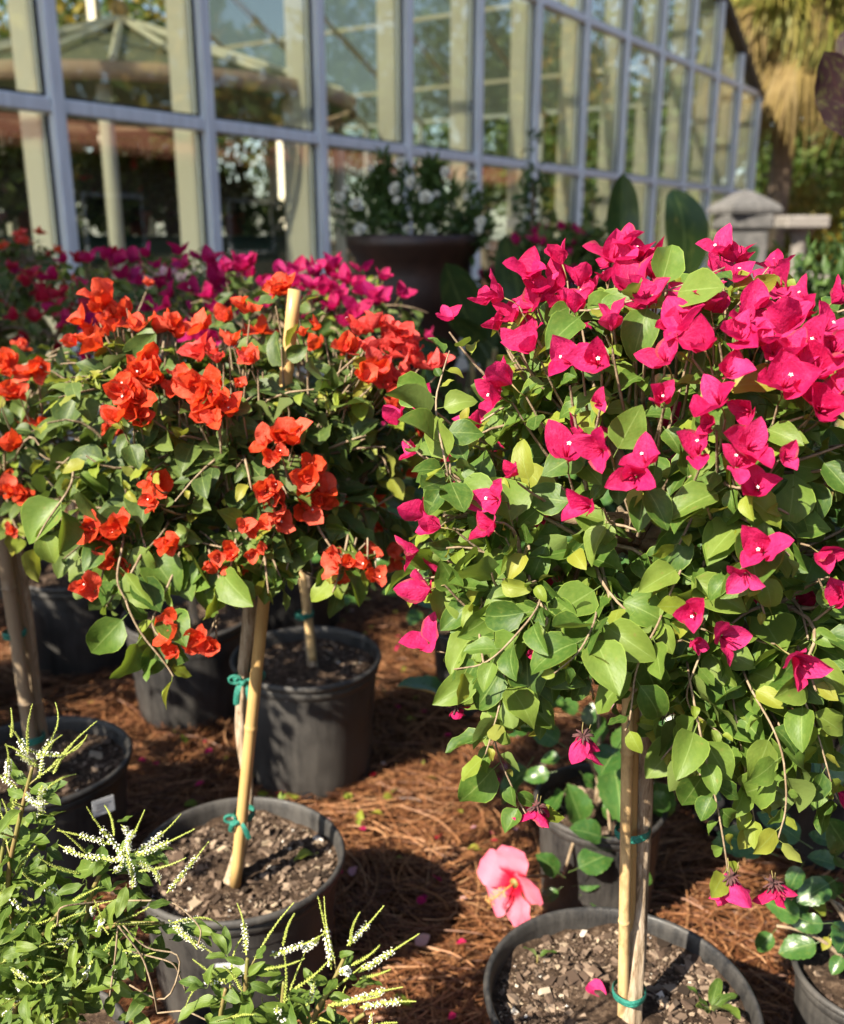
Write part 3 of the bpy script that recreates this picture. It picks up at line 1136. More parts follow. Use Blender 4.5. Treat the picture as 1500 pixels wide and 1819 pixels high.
def build_greenhouse():
    g = empty('greenhouse', wall_pt(0, 0, 0), 'long glass greenhouse with white painted frame behind the potted plants', 'greenhouse', rz=math.pi / 2 - WA)
    gx = [T0 + k * SP_ for k in range(KMIN, 13)]
    hw = .044
    for k, t in enumerate(gx):
        top = max(Z2, roofz(t) - .09)
        V, F = bbox(t - hw, t + hw, -.07, .05, 0, top, .008)
        Acc().add(V, F).obj('mullion', M['white_metal'], g, smooth=False)
        V, F = bbox(t - .045, t + .045, .075, .27, 0, top - .12, .012)
        Acc().add(V, F).obj('inner_post', M['cream'], g, smooth=False)
    for a, b in zip(gx[:-1], gx[1:]):
        a2, b2 = a + hw + .002, b - hw - .002
        za, zb = roofz(a2) - .10, roofz(b2) - .10
        V, F = bbox(a2, b2, -.04, .06, 0, .50, .006)
        Acc().add(V, F).obj('base_panel', M['cream'], g, smooth=False)
        zr = [.55, Z1, Z2, Z3]
        for z in zr:
            if z + .06 < min(za, zb) or z == Z2:
                V, F = bbox(a2, b2, -.055, .045, z - .042, z + .042, .008)
                Acc().add(V, F).obj('rail', M['white_metal'], g, smooth=False)
        lev = [.55] + [z for z in (Z1, Z2, Z3) if z + .06 < min(za, zb) or z == Z2]
        for q, z in enumerate(lev):
            lo = z + .050
            if q + 1 < len(lev):
                ha = hb = lev[q + 1] - .050
            else:
                ha, hb = za, zb
            if min(ha, hb) < lo + .05:
                continue
            V = np.array([(x, y, zz) for y in (-.004, .004) for x, zz in ((a2 + .012, lo + .012), (b2 - .012, lo + .012), (b2 - .012, hb - .012), (a2 + .012, ha - .012))])
            F = np.array([(0, 1, 2, 3), (7, 6, 5, 4), (0, 4, 5, 1), (1, 5, 6, 2), (2, 6, 7, 3), (3, 7, 4, 0)])
            pn = Acc().add(V, [F]).obj('glass_pane', M['glass'], g, smooth=False)
            A = Acc()
            for (x0, x1, z0, z1) in ((a2, a2 + .012, lo, min(ha, hb)), (b2 - .012, b2, lo, min(ha, hb)), (a2 + .012, b2 - .012, lo, lo + .012)):
                V, F = box(x0, x1, -.012, .012, z0, z1)
                A.add(V, F)
            A.obj('gasket', M['gasket'], pn, smooth=False)
    # gable rakes
    tl = 2 * TMID - TEND
    for (ta, tb) in ((tl - .15, TMID), (TEND + .15, TMID)):
        za = Z2 + .02 + SLOPE * (-.15)
        zb = roofz(TMID)
        V = np.array([(t, y, z) for y in (-.09, .10) for t, z in ((ta, za - .07), (tb, zb - .07), (tb, zb + .05), (ta, za + .05))])
        F = np.array([(0, 1, 2, 3), (7, 6, 5, 4), (0, 4, 5, 1), (1, 5, 6, 2), (2, 6, 7, 3), (3, 7, 4, 0)])
        Acc().add(V, [F]).obj('roof_edge', M['darktrim'], g, smooth=False)
    # roof glass and rafters
    DEP = 10.0
    for s in (0, 1):
        ta, tb = (TEND, TMID) if s == 0 else (tl, TMID)
        za, zb = Z2 + .03, roofz(TMID) + .01
        V = np.array([(ta, .12, za), (tb, .12, zb), (tb, DEP, zb), (ta, DEP, za)])
        V = np.concatenate([V, V + (0, 0, .01)])
        F = np.array([(0, 1, 2, 3), (7, 6, 5, 4), (0, 4, 5, 1), (1, 5, 6, 2), (2, 6, 7, 3), (3, 7, 4, 0)])
        Acc().add(V, [F]).obj('roof_glass', M['roofglass'], g, smooth=False)
        for y in np.arange(1.2, DEP + .1, 1.46):
            V, F, u = tube([(ta, y, za - .10), (tb, y, zb - .10)], .07, 4)
            Acc().add(V, F, u).obj('rafter', M['cream'], g, smooth=False)
        for q in np.linspace(.12, .92, 5):
            tt, zz = ta + (tb - ta) * q, za + (zb - za) * q - .02
            V, F = box(tt - .03, tt + .03, .2, DEP, zz - .09, zz - .03)
            Acc().add(V, F).obj('purlin', M['cream'], g, smooth=False)
    # back wall posts, end wall and pane, side posts
    for k, t in enumerate(gx[::2]):
        V, F = box(t - .06, t + .06, DEP - .1, DEP + .1, 0, max(Z2, roofz(t) - .1))
        Acc().add(V, F).obj('back_post', M['cream'], g, smooth=False)
    for z in (.6, Z1, Z2):
        V, F = box(tl, TEND, DEP - .04, DEP + .04, z - .05, z + .05)
        Acc().add(V, F).obj('back_rail', M['cream'], g, smooth=False)
    for te in (TEND, tl):
        for y in np.arange(1.3, DEP, 1.45):
            V, F = box(te - .05, te + .05, y - .05, y + .05, 0, Z2)
            Acc().add(V, F).obj('side_post', M['white_metal'], g, smooth=False)
        V, F = box(te - .05, te + .05, .12, DEP, Z2 - .06, Z2 + .01)
        Acc().add(V, F).obj('eave_beam', M['white_metal'], g, smooth=False)
        V, F = box(te - .004, te + .004, .12, DEP, .5, Z2 - .07)
        Acc().add(V, F).obj('side_glass', M['glass'], g, smooth=False)
    # tie beam under the roof, the yellow of sunlight put into its colour
    p0 = wall_pt(0, 0, 0)
    V, F = box(T0 + .6 * SP_, T0 + 4.4 * SP_, 2.2, 2.32, 4.02, 4.12)
    Acc().add(V, F).obj('tie_beam', simple('sunlit_yellow_beam', (.62, .45, .16), .6, (.56, .40, .14), 6), g, smooth=False)
    V, F = box(tl, TEND, .12, DEP, -.05, .03)
    o = Acc().add(V, F).obj('floor', M['concrete'], smooth=False)
    o.location, o.rotation_euler = g.location, g.rotation_euler
    tag(o, 'concrete floor inside the greenhouse', kind='structure')


build_greenhouse()


def build_gazebo():
    r0 = ray(215, 50)
    h = Vector((r0.x, r0.y, 0)).normalized() * 9.6
    gz = empty('gazebo', (h.x, h.y, 0.03), 'round gazebo with slatted conical roof seen through the greenhouse glass', 'gazebo')
    Rr, ze, za = 2.0, 2.44, 3.12
    n = 22
    V, F, u = lathe([(.02, za - .05), (Rr * .5, (za + ze) / 2 - .02), (Rr, ze)], 64)
    Acc().add(V, F, u).obj('canopy', M['gazebo_roof'], gz)
    for i in range(n):
        a = 6.283 * i / n + .1
        ca, sa = math.cos(a), math.sin(a)
        V, F, u = tube([(.05 * ca, .05 * sa, za + .0), (Rr * .5 * ca, Rr * .5 * sa, (za + ze) / 2 + .03), (Rr * ca, Rr * sa, ze + .05)], .032, 4)
        Acc().add(V, F, u).obj('roof_slat', M['gazebo'], gz, smooth=False)
    V, F, u = lathe([(Rr + .02, ze - .09), (Rr + .06, ze - .09), (Rr + .06, ze + .03), (Rr + .02, ze + .03), (Rr + .02, ze - .09)], 64)
    Acc().add(V, F, u).obj('fascia', simple('pink_reflection_fascia', (.62, .44, .34), .8, (.56, .38, .28), 5), gz)  # fascia colour imitates a pinkish band mirrored in the glass
    V, F, u = lathe([(.001, za + .16), (.06, za + .14), (.09, za + .08), (.06, za + .02), (.03, za - .04)], 20)
    Acc().add(V, F, u).obj('finial', simple('tan_finial', (.45, .30, .14), .6), gz)
    for i in range(8):
        a = 6.283 * i / 8 + .2
        V, F, u = tube([(1.9 * math.cos(a), 1.9 * math.sin(a), 0), (1.9 * math.cos(a), 1.9 * math.sin(a), ze - .1)], .055, 10)
        Acc().add(V, F, u).obj('post', M['cream'], gz)


build_gazebo()


# ------------------------------------------------------------------ generic shrubs and trees
def bush(name, label, cat, base, lobes, n, size, key, seed, group=None, blooms=None, nstems=7, part='foliage', up=.3):
    """lobes in world space; joined foliage plus stems"""
    r = np.random.default_rng(seed)
    root = empty(name, base, label, cat, group)
    o0 = np.array(base)
    A = Acc()
    wt = np.array([q[0] * q[1] * q[2] for _, q in lobes])
    wt = wt ** .67
    wt /= wt.sum()
    keys = key if isinstance(key, (list, tuple)) else [key]
    ids = r.choice(len(lobes), n, p=wt)
    C = np.array([lobes[i][0] for i in ids], float)
    Q_ = np.array([lobes[i][1] for i in ids], float)
    D = nrm(r.normal(0, 1, (n, 3)))
    rad = (.45 + .6 * r.random((n, 1)) ** .6)
    # clumping
    cl = np.sin(D[:, :1] * 6 + ids[:, None]) * np.sin(D[:, 1:2] * 7 + 2) * np.sin(D[:, 2:] * 6 + 1)
    loc = C + Q_ * D * (rad + .16 * cl)
    loc[:, 2] = np.maximum(loc[:, 2], .02)
    Y = nrm(D * .8 + r.normal(0, .7, (n, 3)) + UPA * up)
    N = nrm(D * .5 + UPA * .6 + r.normal(0, .5, (n, 3)))
    R = frames(Y, N)
    S = size * r.uniform(.6, 1.25, n)
    vs = r.integers(0, 100, n)
    kk = r.integers(0, len(keys), n)
    for ki, k in enumerate(keys):
        for v in range(len(LS[k])):
            m_ = np.where((vs % len(LS[k]) == v) & (kk == ki))[0]
            if not len(m_): continue
            _, V, Q, U = LS[k][v]
            W = np.einsum('mij,vj->mvi', R[m_] * S[m_][:, None, None], V) + (loc[m_] - o0)[:, None]
            QQ = (Q[None] + (np.arange(len(m_)) * len(V))[:, None, None]).reshape(-1, 4)
            A.add(W.reshape(-1, 3), QQ, np.tile(U, (len(m_), 1)), np.repeat(r.random(len(m_)), len(V)), ki)
    tag(A.obj(part, [LMAT[k] for k in keys], root), kind='stuff')
    B = Acc()
    for i in range(nstems):
        c, q = lobes[i % len(lobes)]
        e = np.array(c) + np.array(q) * nrm(r.normal(0, 1, 3)) * .5 - o0
        b = bez(np.array([r.normal(0, .02), r.normal(0, .02), 0.0]), e * (.3, .3, .6), e, 7)
        V, F, u = tube(b, np.linspace(.016, .005, 7), 5)
        B.add(V, F, u)
    if nstems:
        B.obj('stems', M['twig'], root)
    if blooms:
        ck, nb, bs, spots = blooms
        recs = []
        if spots is None:
            spots = []
            for _ in range(nb):
                c, q = lobes[int(r.choice(len(lobes), p=wt))]
                d = nrm(r.normal(0, 1, 3) + (0, -.4, .5))
                spots.append((np.array(c) + np.array(q) * d * 1.03, d))
        for p, d in spots:
            recs.append((p, nrm(d + UPA * .3 + r.normal(0, .2, 3)), bs * r.uniform(.8, 1.2), ck, 3 if ck != 'white' else 5))
        return root, recs
    return root, []


def tree(name, label, pos, h, lobes, n, size, key, seed, tr=.16, group=None):
    """trunk with limbs and a leafy crown"""
    r = np.random.default_rng(seed)
    root, _ = bush(name, label, 'tree', pos, [((pos[0] + c[0], pos[1] + c[1], c[2]), q) for c, q in lobes], n, size, key, seed, group, nstems=0, part='crown')
    zt = min(c[2] for c, q in lobes)
    pts = [(r.normal(0, .06) * (i > 0), r.normal(0, .06) * (i > 0), zt * i / 5) for i in range(6)]
    A = Acc()
    V, F, u = woody(pts, [tr * 1.3, tr, tr * .85, tr * .7], seed, n=12, rings=24, amp=.08)
    A.add(V, F, u)
    top = np.array(pts[-2])
    for c, q in lobes:
        e = np.array(c) + np.array(q) * r.normal(0, .25, 3)
        V, F, u = tube(bez(top, top + (e - top) * .5 + UPA * .3, e, 7), np.linspace(tr * .5, tr * .12, 7), 6)
        A.add(V, F, u)
    A.obj('trunk', M['trunkbark'], root)
    return root


# trees beyond the greenhouse end and behind it, and across the yard (mirrored in the glass)
def rl(r, n, w, z0, z1, s):
    return [((r.uniform(-w, w), r.uniform(-w, w), r.uniform(z0, z1)), (s * r.uniform(.7, 1.2), s * r.uniform(.7, 1.2), s * r.uniform(.6, 1.0))) for _ in range(n)]


rr_ = np.random.default_rng(77)
far = [(1330, 33, 'tree', 'tall dark tree filling the gap beyond the greenhouse corner'),
       (1440, 29, 'tree', 'broad green tree behind the golden shrubs past the palm'),
       (1560, 34, 'tree', 'green tree at the edge of the picture behind the palm fronds'),
       (1480, 38, 'gold', 'yellowish tree far behind the palm'),
       (1720, 27, 'tree', 'first green tree beyond the right picture edge'), (1950, 25, 'tree', 'second green tree beyond the right picture edge'), (2250, 26, ['tree', 'gold'], 'third, part golden tree beyond the right picture edge'), (2650, 27, 'tree', 'fourth green tree beyond the right picture edge'),
       (1230, 30, 'tree', 'dark tree seen through the last panes of the greenhouse'), (1110, 32, 'tree', 'dark tree glimpsed through the panes above the canna leaves'), (990, 30, 'tree', 'dark tree glimpsed through the panes beside the slim conifer'), (860, 31, 'tree', 'dark tree glimpsed through the panes right of the urn')]
for i, (px, Y, key, lab) in enumerate(far):
    p = PY(px, 418, Y)
    tree('shade_tree', lab, (p.x, p.y, 0), 9, rl(rr_, 9, 2.4, 1.6, 8.5, 2.0), 5200, .30, key, 300 + i, .2)
for i, (t, y, lab) in enumerate([(1.0, 15, 'tree seen through the leftmost greenhouse panes'), (5.5, 17, 'tree seen through the glass behind the gazebo'),
                                 (10, 15.5, 'tree seen through the glass behind the white flowers'), (15, 16, 'tree seen through the far panes of the greenhouse'), (20, 19, 'tree standing behind the far corner of the greenhouse'), (-3, 14, 'tall tree seen over the roof line at the top left panes'), (3.2, 13.6, 'tall tree rising directly behind the gazebo finial')]):
    p = wall_pt(t, y, 0)
    tree('garden_tree', 'green ' + lab, (p.x, p.y, 0), 8, rl(rr_, 8 if i < 5 else 12, 2.3, 1.5, 7.5 if i < 5 else 10.5, 1.9 if i < 5 else 2.3), 3800 if i < 5 else 6000, .32, ['tree', ['tree', 'gold'], 'tree', ['tree', 'gold'], 'tree', 'tree', 'tree'][i], 340 + i, .2)
for i, (t, y, lab) in enumerate([(-1, -16.5, 'first of the trees mirrored in the greenhouse glass above a red roof'), (8, -17.5, 'second of the trees mirrored in the greenhouse glass above a red roof'),
                                 (17, -16.5, 'third of the trees mirrored in the greenhouse glass above a red roof'), (27, -18, 'fourth of the trees mirrored in the greenhouse glass, over the far panes'), (38, -17, 'fifth of the trees mirrored in the greenhouse glass, at the far corner'), (46, -18, 'sixth of the trees mirrored in the far panes of the greenhouse'), (54, -17, 'seventh of the trees mirrored in the far panes of the greenhouse'), (62, -19, 'eighth of the trees mirrored in the far panes of the greenhouse'), (71, -18, 'ninth of the trees mirrored in the far panes of the greenhouse')]):
    p = wall_pt(t, y, 0)
    tree('yard_tree', lab, (p.x, p.y, 0), 9, rl(rr_, 11, 3.4, 2.0, 9.5, 2.5), 3000, .55, ['tree', 'tree', ['tree', 'gold'], 'tree', 'tree', ['tree', 'gold'], 'tree', 'tree', ['tree', 'gold']][i], 380 + i, .24, group='trees across the yard mirrored in the glass')


# tall pine beside the greenhouse, left of the picture: it shades the urn and the back row
tree('tall_pine', 'tall pine left of the picture whose shade falls on the urn planter', (-6.45, -1.5, 0), 11, [((-.2, -.3, 8.6), (1.6, 1.5, 1.1)), ((.6, .4, 9.3), (1.4, 1.4, 1.0)), ((-.9, .5, 9.5), (1.2, 1.2, 1.0)), ((.1, -.2, 10.4), (1.1, 1.1, .9))], 5200, .34, 'tree', 399, .2)


for i, (t0_, lab) in enumerate([(-4, 'tall hedge behind the greenhouse at its left end'), (6, 'tall hedge behind the middle of the greenhouse'), (16, 'tall hedge behind the far end of the greenhouse')]):
    q = [wall_pt(t0_ + k * 1.25, 12.6, 0) for k in range(8)]
    m_ = wall_pt(t0_ + 4.5, 12.6, 0)
    bush('tall_hedge', lab, 'hedge', (m_.x, m_.y, 0), [((a.x, a.y, z), (1.0, .9, 1.2)) for a in q for z in (1.0, 2.6, 4.0)], 6500, .22, 'tree', 500 + i)


def build_red_roof_house():
    g = empty('garden_building', wall_pt(8, -12.3, 0), 'long low building with red tiled roof mirrored in the greenhouse glass', 'building', rz=math.pi / 2 - WA)
    V, F = bbox(-14, 26, -2.6, 0, 0, 2.9, .02)
    Acc().add(V, F).obj('wall', M['stucco'], g, smooth=False)
    V = np.array([(x, y, z) for x in (-14.5, 26.5) for y, z in ((.5, 2.95), (.5, 3.1), (-1.3, 4.15), (-3.1, 3.1), (-3.1, 2.95))])
    F4 = np.array([(0, 5, 6, 1), (1, 6, 7, 2), (2, 7, 8, 3), (3, 8, 9, 4), (4, 9, 5, 0)])
    roof = Acc().add(V, [F4, np.array([(0, 1, 2, 3, 4), (9, 8, 7, 6, 5)])]).obj('roof', M['tile'], g, smooth=False)
    for i in range(9):
        x = -11.5 + i * 4.2
        V, F = bbox(x, x + 1.6, .002, .05, .9, 2.2, .01)
        wn = Acc().add(V, F).obj('window', M['white_metal'], g, smooth=False)
        V, F = box(x + .08, x + 1.52, .052, .056, .98, 2.12)
        Acc().add(V, F).obj('pane', M['gasket'], wn, smooth=False)


build_red_roof_house()


def build_palm():
    p = PY(1372, 418, 19.6)
    H = 6.6
    g = empty('palm_tree', (p.x, p.y, 0), 'palm tree with yellowing drooping fronds beside the greenhouse corner', 'tree')
    V, F, u = woody([(0, 0, 0), (.05, 0, H * .4), (-.02, .05, H * .75), (0, 0, H)], [.24, .20, .2, .22], 3, n=20, rings=60, amp=.10)
    Acc().add(V, F, u).obj('trunk', M['palmtrunk'], g)

    def frond_mesh(mat, seed, droop):
        r = np.random.default_rng(seed)
        A = Acc()
        L = 1.0
        V, F, u = tube([(0, 0, 0), (0, .5, -.02 * droop), (0, 1.0, -.12 * droop)], [.022, .018, .012], 5)
        A.add(V, F, u)
        nlf = 44
        for i in range(nlf):
            f = i / (nlf - 1) * 2 - 1
            a = f * 2.0
            b = np.array([0, .95 - .25 * abs(f), -.10 * droop])
            ln = r.uniform(.75, .95) * (1 - .3 * abs(f))
            d = np.array([math.sin(a), math.cos(a), -.10])
            pts = []
            for t in np.linspace(0, 1, 6):
                pts.append(b + d * ln * t * (1 - .25 * droop * t) + np.array([0, 0, -1.0]) * droop * ln * .75 * t ** 2.2 + r.normal(0, .01, 3))
            pts = np.array(pts)
            side = nrm(np.cross(d, UPA)) * .020
            wv = np.array([.5, 1, 1, .85, .55, .08])[:, None] * side
            VV = np.concatenate([pts - wv, pts + wv])
            k = np.arange(5)
            A.add(VV, np.stack([k, k + 6, k + 7, k + 1], -1), var=r.random())
        return A.mesh('frond', mat, smooth=False)
    green = [frond_mesh(M['frond'], s, .7) for s in (1, 2, 3)]
    dead = [frond_mesh(M['deadfrond'], s, 1.3) for s in (4, 5, 6)]
    r = np.random.default_rng(9)
    for i in range(84):
        isd = i % 5 in (0, 3)
        az = r.uniform(0, 6.283)
        el = r.uniform(-1.0, .1) if isd else r.uniform(-.75, .9)
        y = np.array([math.cos(az) * math.cos(el), math.sin(az) * math.cos(el), math.sin(el)])
        n = np.array([-math.cos(az) * math.sin(el), -math.sin(az) * math.sin(el), math.cos(el)])
        o = link('frond', (dead if isd else green)[i % 3], g)
        z = H - r.uniform(0.1, 1.5) if isd else H - r.uniform(0, 1.2)
        place(o, (0, 0, z), frames(y[None], n[None])[0], r.uniform(1.25, 1.8))


build_palm()

# golden shrubs under the palm
for i, (px, Y, rx, rz, lab) in enumerate([(1398, 20.5, 1.0, 1.3, 'golden orange leaved shrub next to the palm trunk'), (1470, 21.5, 1.2, 1.45, 'second golden leaved shrub farther from the palm trunk'), (1540, 20, 1.1, 1.2, 'golden shrub cut off by the picture edge'),
                                          (1372, 17.5, .5, .55, 'small yellow green shrub at the foot of the palm')]):
    p = PY(px, 418, Y)
    bush('golden_shrub', lab, 'shrub', (p.x, p.y, 0), [((p.x, p.y, rz * .8), (rx, rx, rz)), ((p.x + .5, p.y - .3, rz * .6), (rx * .7, rx * .7, rz * .7))], 3200, .16, ['gold', 'young'] if i != 0 else 'gold', 420 + i)


# small structures near the greenhouse corner
def build_pedestals():
    p = PY(1318, 418, 9.2)
    g = empty('stone_lantern', (p.x, p.y, 0), 'grey stone plinth with wide hipped cap in front of the greenhouse corner', 'plinth')
    V, F = bbox(-.19, .19, -.19, .19, 0, 1.38, .015)
    Acc().add(V, F).obj('pillar', M['stone'], g, smooth=False)
    V, F = bbox(-.22, .22, -.22, .22, 1.382, 1.52, .02)
    Acc().add(V, F).obj('cornice', M['stone'], g, smooth=False)
    V, F, u = lathe([(.001, 1.74), (.10, 1.71), (.2, 1.66), (.32, 1.60), (.35, 1.56), (.34, 1.523), (.05, 1.524)], 4)
    c, s = math.cos(.7854 + .2), math.sin(.7854 + .2)
    V = V @ np.array([[c, s, 0], [-s, c, 0], [0, 0, 1]])
    Acc().add(V, F, u).obj('cap', M['stone'], g, smooth=False)
    p = PY(1422, 418, 13.0)
    g = empty('pale_stone_table', (p.x, p.y, 0), 'pale stone pedestal table standing among golden shrubs', 'table')
    V, F, u = lathe([(.001, 0), (.24, 0), (.24, .07), (.14, .14), (.10, .25), (.10, 1.25), (.16, 1.38), (.2, 1.42)], 24)
    Acc().add(V, F, u).obj('pedestal', M['whitestone'], g)
    V, F = bbox(-.28, .28, -.25, .25, 1.421, 1.58, .02)
    Acc().add(V, F).obj('top', M['whitestone'], g, smooth=False)
    p = PY(1475, 440, 13.2)
    g = empty('low_stone_bench', (p.x, p.y, 0), 'low pale stone bench near the pedestal table', 'bench')
    V, F = bbox(-.5, .5, -.2, .2, .72, .86, .02)
    Acc().add(V, F).obj('seat', M['whitestone'], g, smooth=False)
    for s_ in (-.36, .36):
        V, F = bbox(s_ - .07, s_ + .07, -.17, .17, 0, .718, .015)
        Acc().add(V, F).obj('leg', M['whitestone'], g, smooth=False)


build_pedestals()


# urn planter with white flowers
def build_urn():
    p = PY(735, 425, 4.7)
    g = empty('urn_planter', (p.x, p.y, 0), 'large brown urn planter with white flowering shrub in front of the glass', 'planter')
    prof = [(.001, 0), (.24, 0), (.25, .05), (.18, .12), (.15, .25), (.20, .40), (.235, .62), (.225, .66), (.27, .74), (.285, .86), (.275, .90), (.315, .98), (.335, 1.10), (.325, 1.14), (.345, 1.22), (.40, 1.28), (.405, 1.33), (.375, 1.335), (.35, 1.27), (.33, 1.25), (.001, 1.25)]
    V, F, u = lathe([(a_ * .80, z_) for a_, z_ in prof], 64)
    Acc().add(V, F, u).obj('urn', M['urn'], g)
    base = np.array([p.x, p.y, 0])
    r = np.random.default_rng(21)
    lobes = [((p.x + .20, p.y, 1.44), (.17, .18, .15)), ((p.x - .17, p.y, 1.43), (.19, .18, .14)), ((p.x, p.y + .05, 1.49), (.17, .18, .15)), ((p.x - .03, p.y - .1, 1.38), (.32, .2, .09)), ((p.x - .14, p.y, 1.56), (.06, .06, .12)), ((p.x + .08, p.y, 1.57), (.05, .05, .10)), ((p.x + .27, p.y - .05, 1.34), (.1, .14, .10))]
    A = Acc()
    n = 1500
    ids = r.integers(0, len(lobes), n)
    C = np.array([lobes[i][0] for i in ids]); Q_ = np.array([lobes[i][1] for i in ids])
    D = nrm(r.normal(0, 1, (n, 3)))
    loc = C + Q_ * D * (.3 + .75 * r.random((n, 1)))
    R = frames(nrm(D * .6 + UPA * .5 + r.normal(0, .5, (n, 3))), nrm(UPA + r.normal(0, .6, (n, 3))))
    for i in range(n):
        _, V, Q, U = LS['shrub'][i % 4]
        A.add((V * .06 * r.uniform(.6, 1.2)) @ R[i].T + loc[i] - base, Q, U, r.random())
    tag(A.obj('foliage', M['shrub'], g), kind='stuff')
    # white blooms: five-petalled, placed where the photograph shows them
    PA = []
    for s in range(3):
        W = Acc()
        q = np.random.default_rng(s)
        for k in range(14):
            V, Q, U = leaf_arrays(1.0, .9, a=.5, b=.4, fold=.3, curl=-.6, wave=.06, nl=4, petiole=0, seed=s * 20 + k)
            th = k * 2.4
            op = .4 + 1.1 * k / 14
            y = np.array([math.cos(th) * math.sin(op), math.sin(th) * math.sin(op), math.cos(op)])
            nn = np.array([-math.cos(th) * math.cos(op), -math.sin(th) * math.cos(op), math.sin(op)])
            W.add(V @ frames(y[None], nn[None])[0].T, Q, U)
        PA.append(W.mesh('white_bloom', M['whitebud'], smooth=True))
    for i, (px, py, s) in enumerate([(604, 352, .05), (634, 364, .06), (640, 408, .055), (704, 336, .055), (706, 356, .035), (757, 352, .062), (744, 334, .03), (730, 324, .05), (762, 412, .06), (724, 408, .035), (730, 382, .03), (792, 306, .045), (838, 314, .05), (855, 395, .05), (712, 290, .05), (850, 410, .035), (658, 300, .03), (615, 335, .03), (830, 350, .03), (775, 345, .03)]):
        b = link('white_bloom', PA[i % 3], g)
        d = nrm(np.array([r.normal(0, .4), -1, .4]))
        place(b, np.array(PY(px, py, p.y - .18 - .05 * r.random())) - base, axis_frame(d, r), s * .62)


build_urn()


# big dark leaved cannas, and other plants in the middle distance
def canna(name, label, base, specs, key, seed):
    """specs: (base px, base py, tip px, tip py, depthY, size factor, tilt)"""
    r = np.random.default_rng(seed)
    g = empty(name, base, label, 'plant')
    o0 = np.array(base)
    A = Acc()
    for (bx, by, tx, ty, Y, wd) in specs:
        b, t = np.array(PY(bx, by, Y)), np.array(PY(tx, ty, Y + r.uniform(-.08, .08)))
        L = np.linalg.norm(t - b)
        y = (t - b) / L
        n = nrm(np.array([r.normal(0, .5), -1, .25]))
        o = link('leaf', LS[key][int(r.integers(0, 3))][0], g)
        R = frames(y[None], n[None])[0]
        R[:, 0] *= wd
        place(o, b - o0, R, L / 1.22)
        V, F, u = tube(bez(np.array([r.normal(0, .03), r.normal(0, .03), 0]), (b - o0) * (.4, .4, .6), b - o0, 8), np.linspace(.016, .008, 8), 6)
        A.add(V, F, u)
    A.obj('stems', M['stem'], g)
    return g


p = PY(1180, 700, 3.3)
canna('canna_plant', 'dark green canna with broad upright leaves behind the pink flowers', (p.x, p.y, 0),
      [(1110, 500, 1105, 312, 3.3, .85), (1205, 545, 1240, 330, 3.2, 1.25), (1215, 620, 1225, 450, 3.0, .8), (1150, 600, 1090, 440, 3.5, .9), (1260, 560, 1345, 430, 3.4, .8)], 'canna', 31)
p = PY(850, 800, 3.0)
canna('broad_leaf_plant', 'shaded broad leaved plant in the dark gap between orange and pink flowers', (p.x, p.y, 0),
      [(870, 640, 790, 470, 3.1, 1.1), (830, 690, 880, 500, 3.2, 1.0), (800, 660, 700, 560, 3.0, .9), (840, 640, 740, 600, 2.8, .8), (880, 620, 800, 560, 2.6, .9), (900, 700, 860, 560, 3.4, 1.2), (820, 720, 770, 640, 2.7, .9), (860, 760, 800, 690, 2.5, .8), (760, 760, 700, 640, 3.3, 1), (930, 600, 900, 420, 3.6, 1)], 'canna', 32)
p = PY(1520, 800, 2.4)
canna('dark_red_leaf_plant', 'tall plant with almost black leaves at the picture edge beside the pink bush', (p.x, p.y, 0),
      [(1530, 250, 1462, 90, 2.4, 1.1), (1530, 190, 1470, 215, 2.4, .8), (1540, 160, 1500, 40, 2.5, 1), (1545, 280, 1475, 170, 2.35, .8), (1550, 330, 1620, 220, 2.4, .9), (1550, 260, 1610, 120, 2.5, 1), (1560, 420, 1640, 340, 2.4, .9), (1555, 450, 1530, 360, 2.3, .9), (1560, 520, 1620, 470, 2.5, .9), (1550, 560, 1515, 500, 2.5, .8), (1560, 600, 1650, 560, 2.4, .9), (1545, 380, 1560, 270, 2.6, .9)], 'darkred', 33)
p = PY(1450, 640, 3.0)
bush('evergreen_shrub', 'dark evergreen shrub behind the right edge of the pink bush', 'shrub', (p.x, p.y, 0), [((p.x, p.y, .75), (.30, .3, .55)), ((p.x + .18, p.y + .1, 1.05), (.22, .22, .3))], 2600, .06, 'shrub', 34)
p = PY(800, 900, 2.9)
bush('low_shrub', 'low dark shrub with small narrow leaves between the two flowering trees', 'shrub', (p.x, p.y, 0), [((p.x, p.y, .55), (.34, .25, .32)), ((p.x + .3, p.y + .2, .5), (.3, .25, .3))], 2600, .055, 'shrub', 35)
p = PY(1290, 900, 3.1)
bush('background_shrub', 'dark green shrub standing in shade behind the pink bush', 'shrub', (p.x, p.y, 0), [((p.x, p.y, .45), (.45, .3, .45)), ((p.x + .45, p.y, .5), (.35, .3, .5)), ((p.x - .4, p.y + .2, .5), (.35, .3, .45))], 3600, .075, 'shrub', 36)
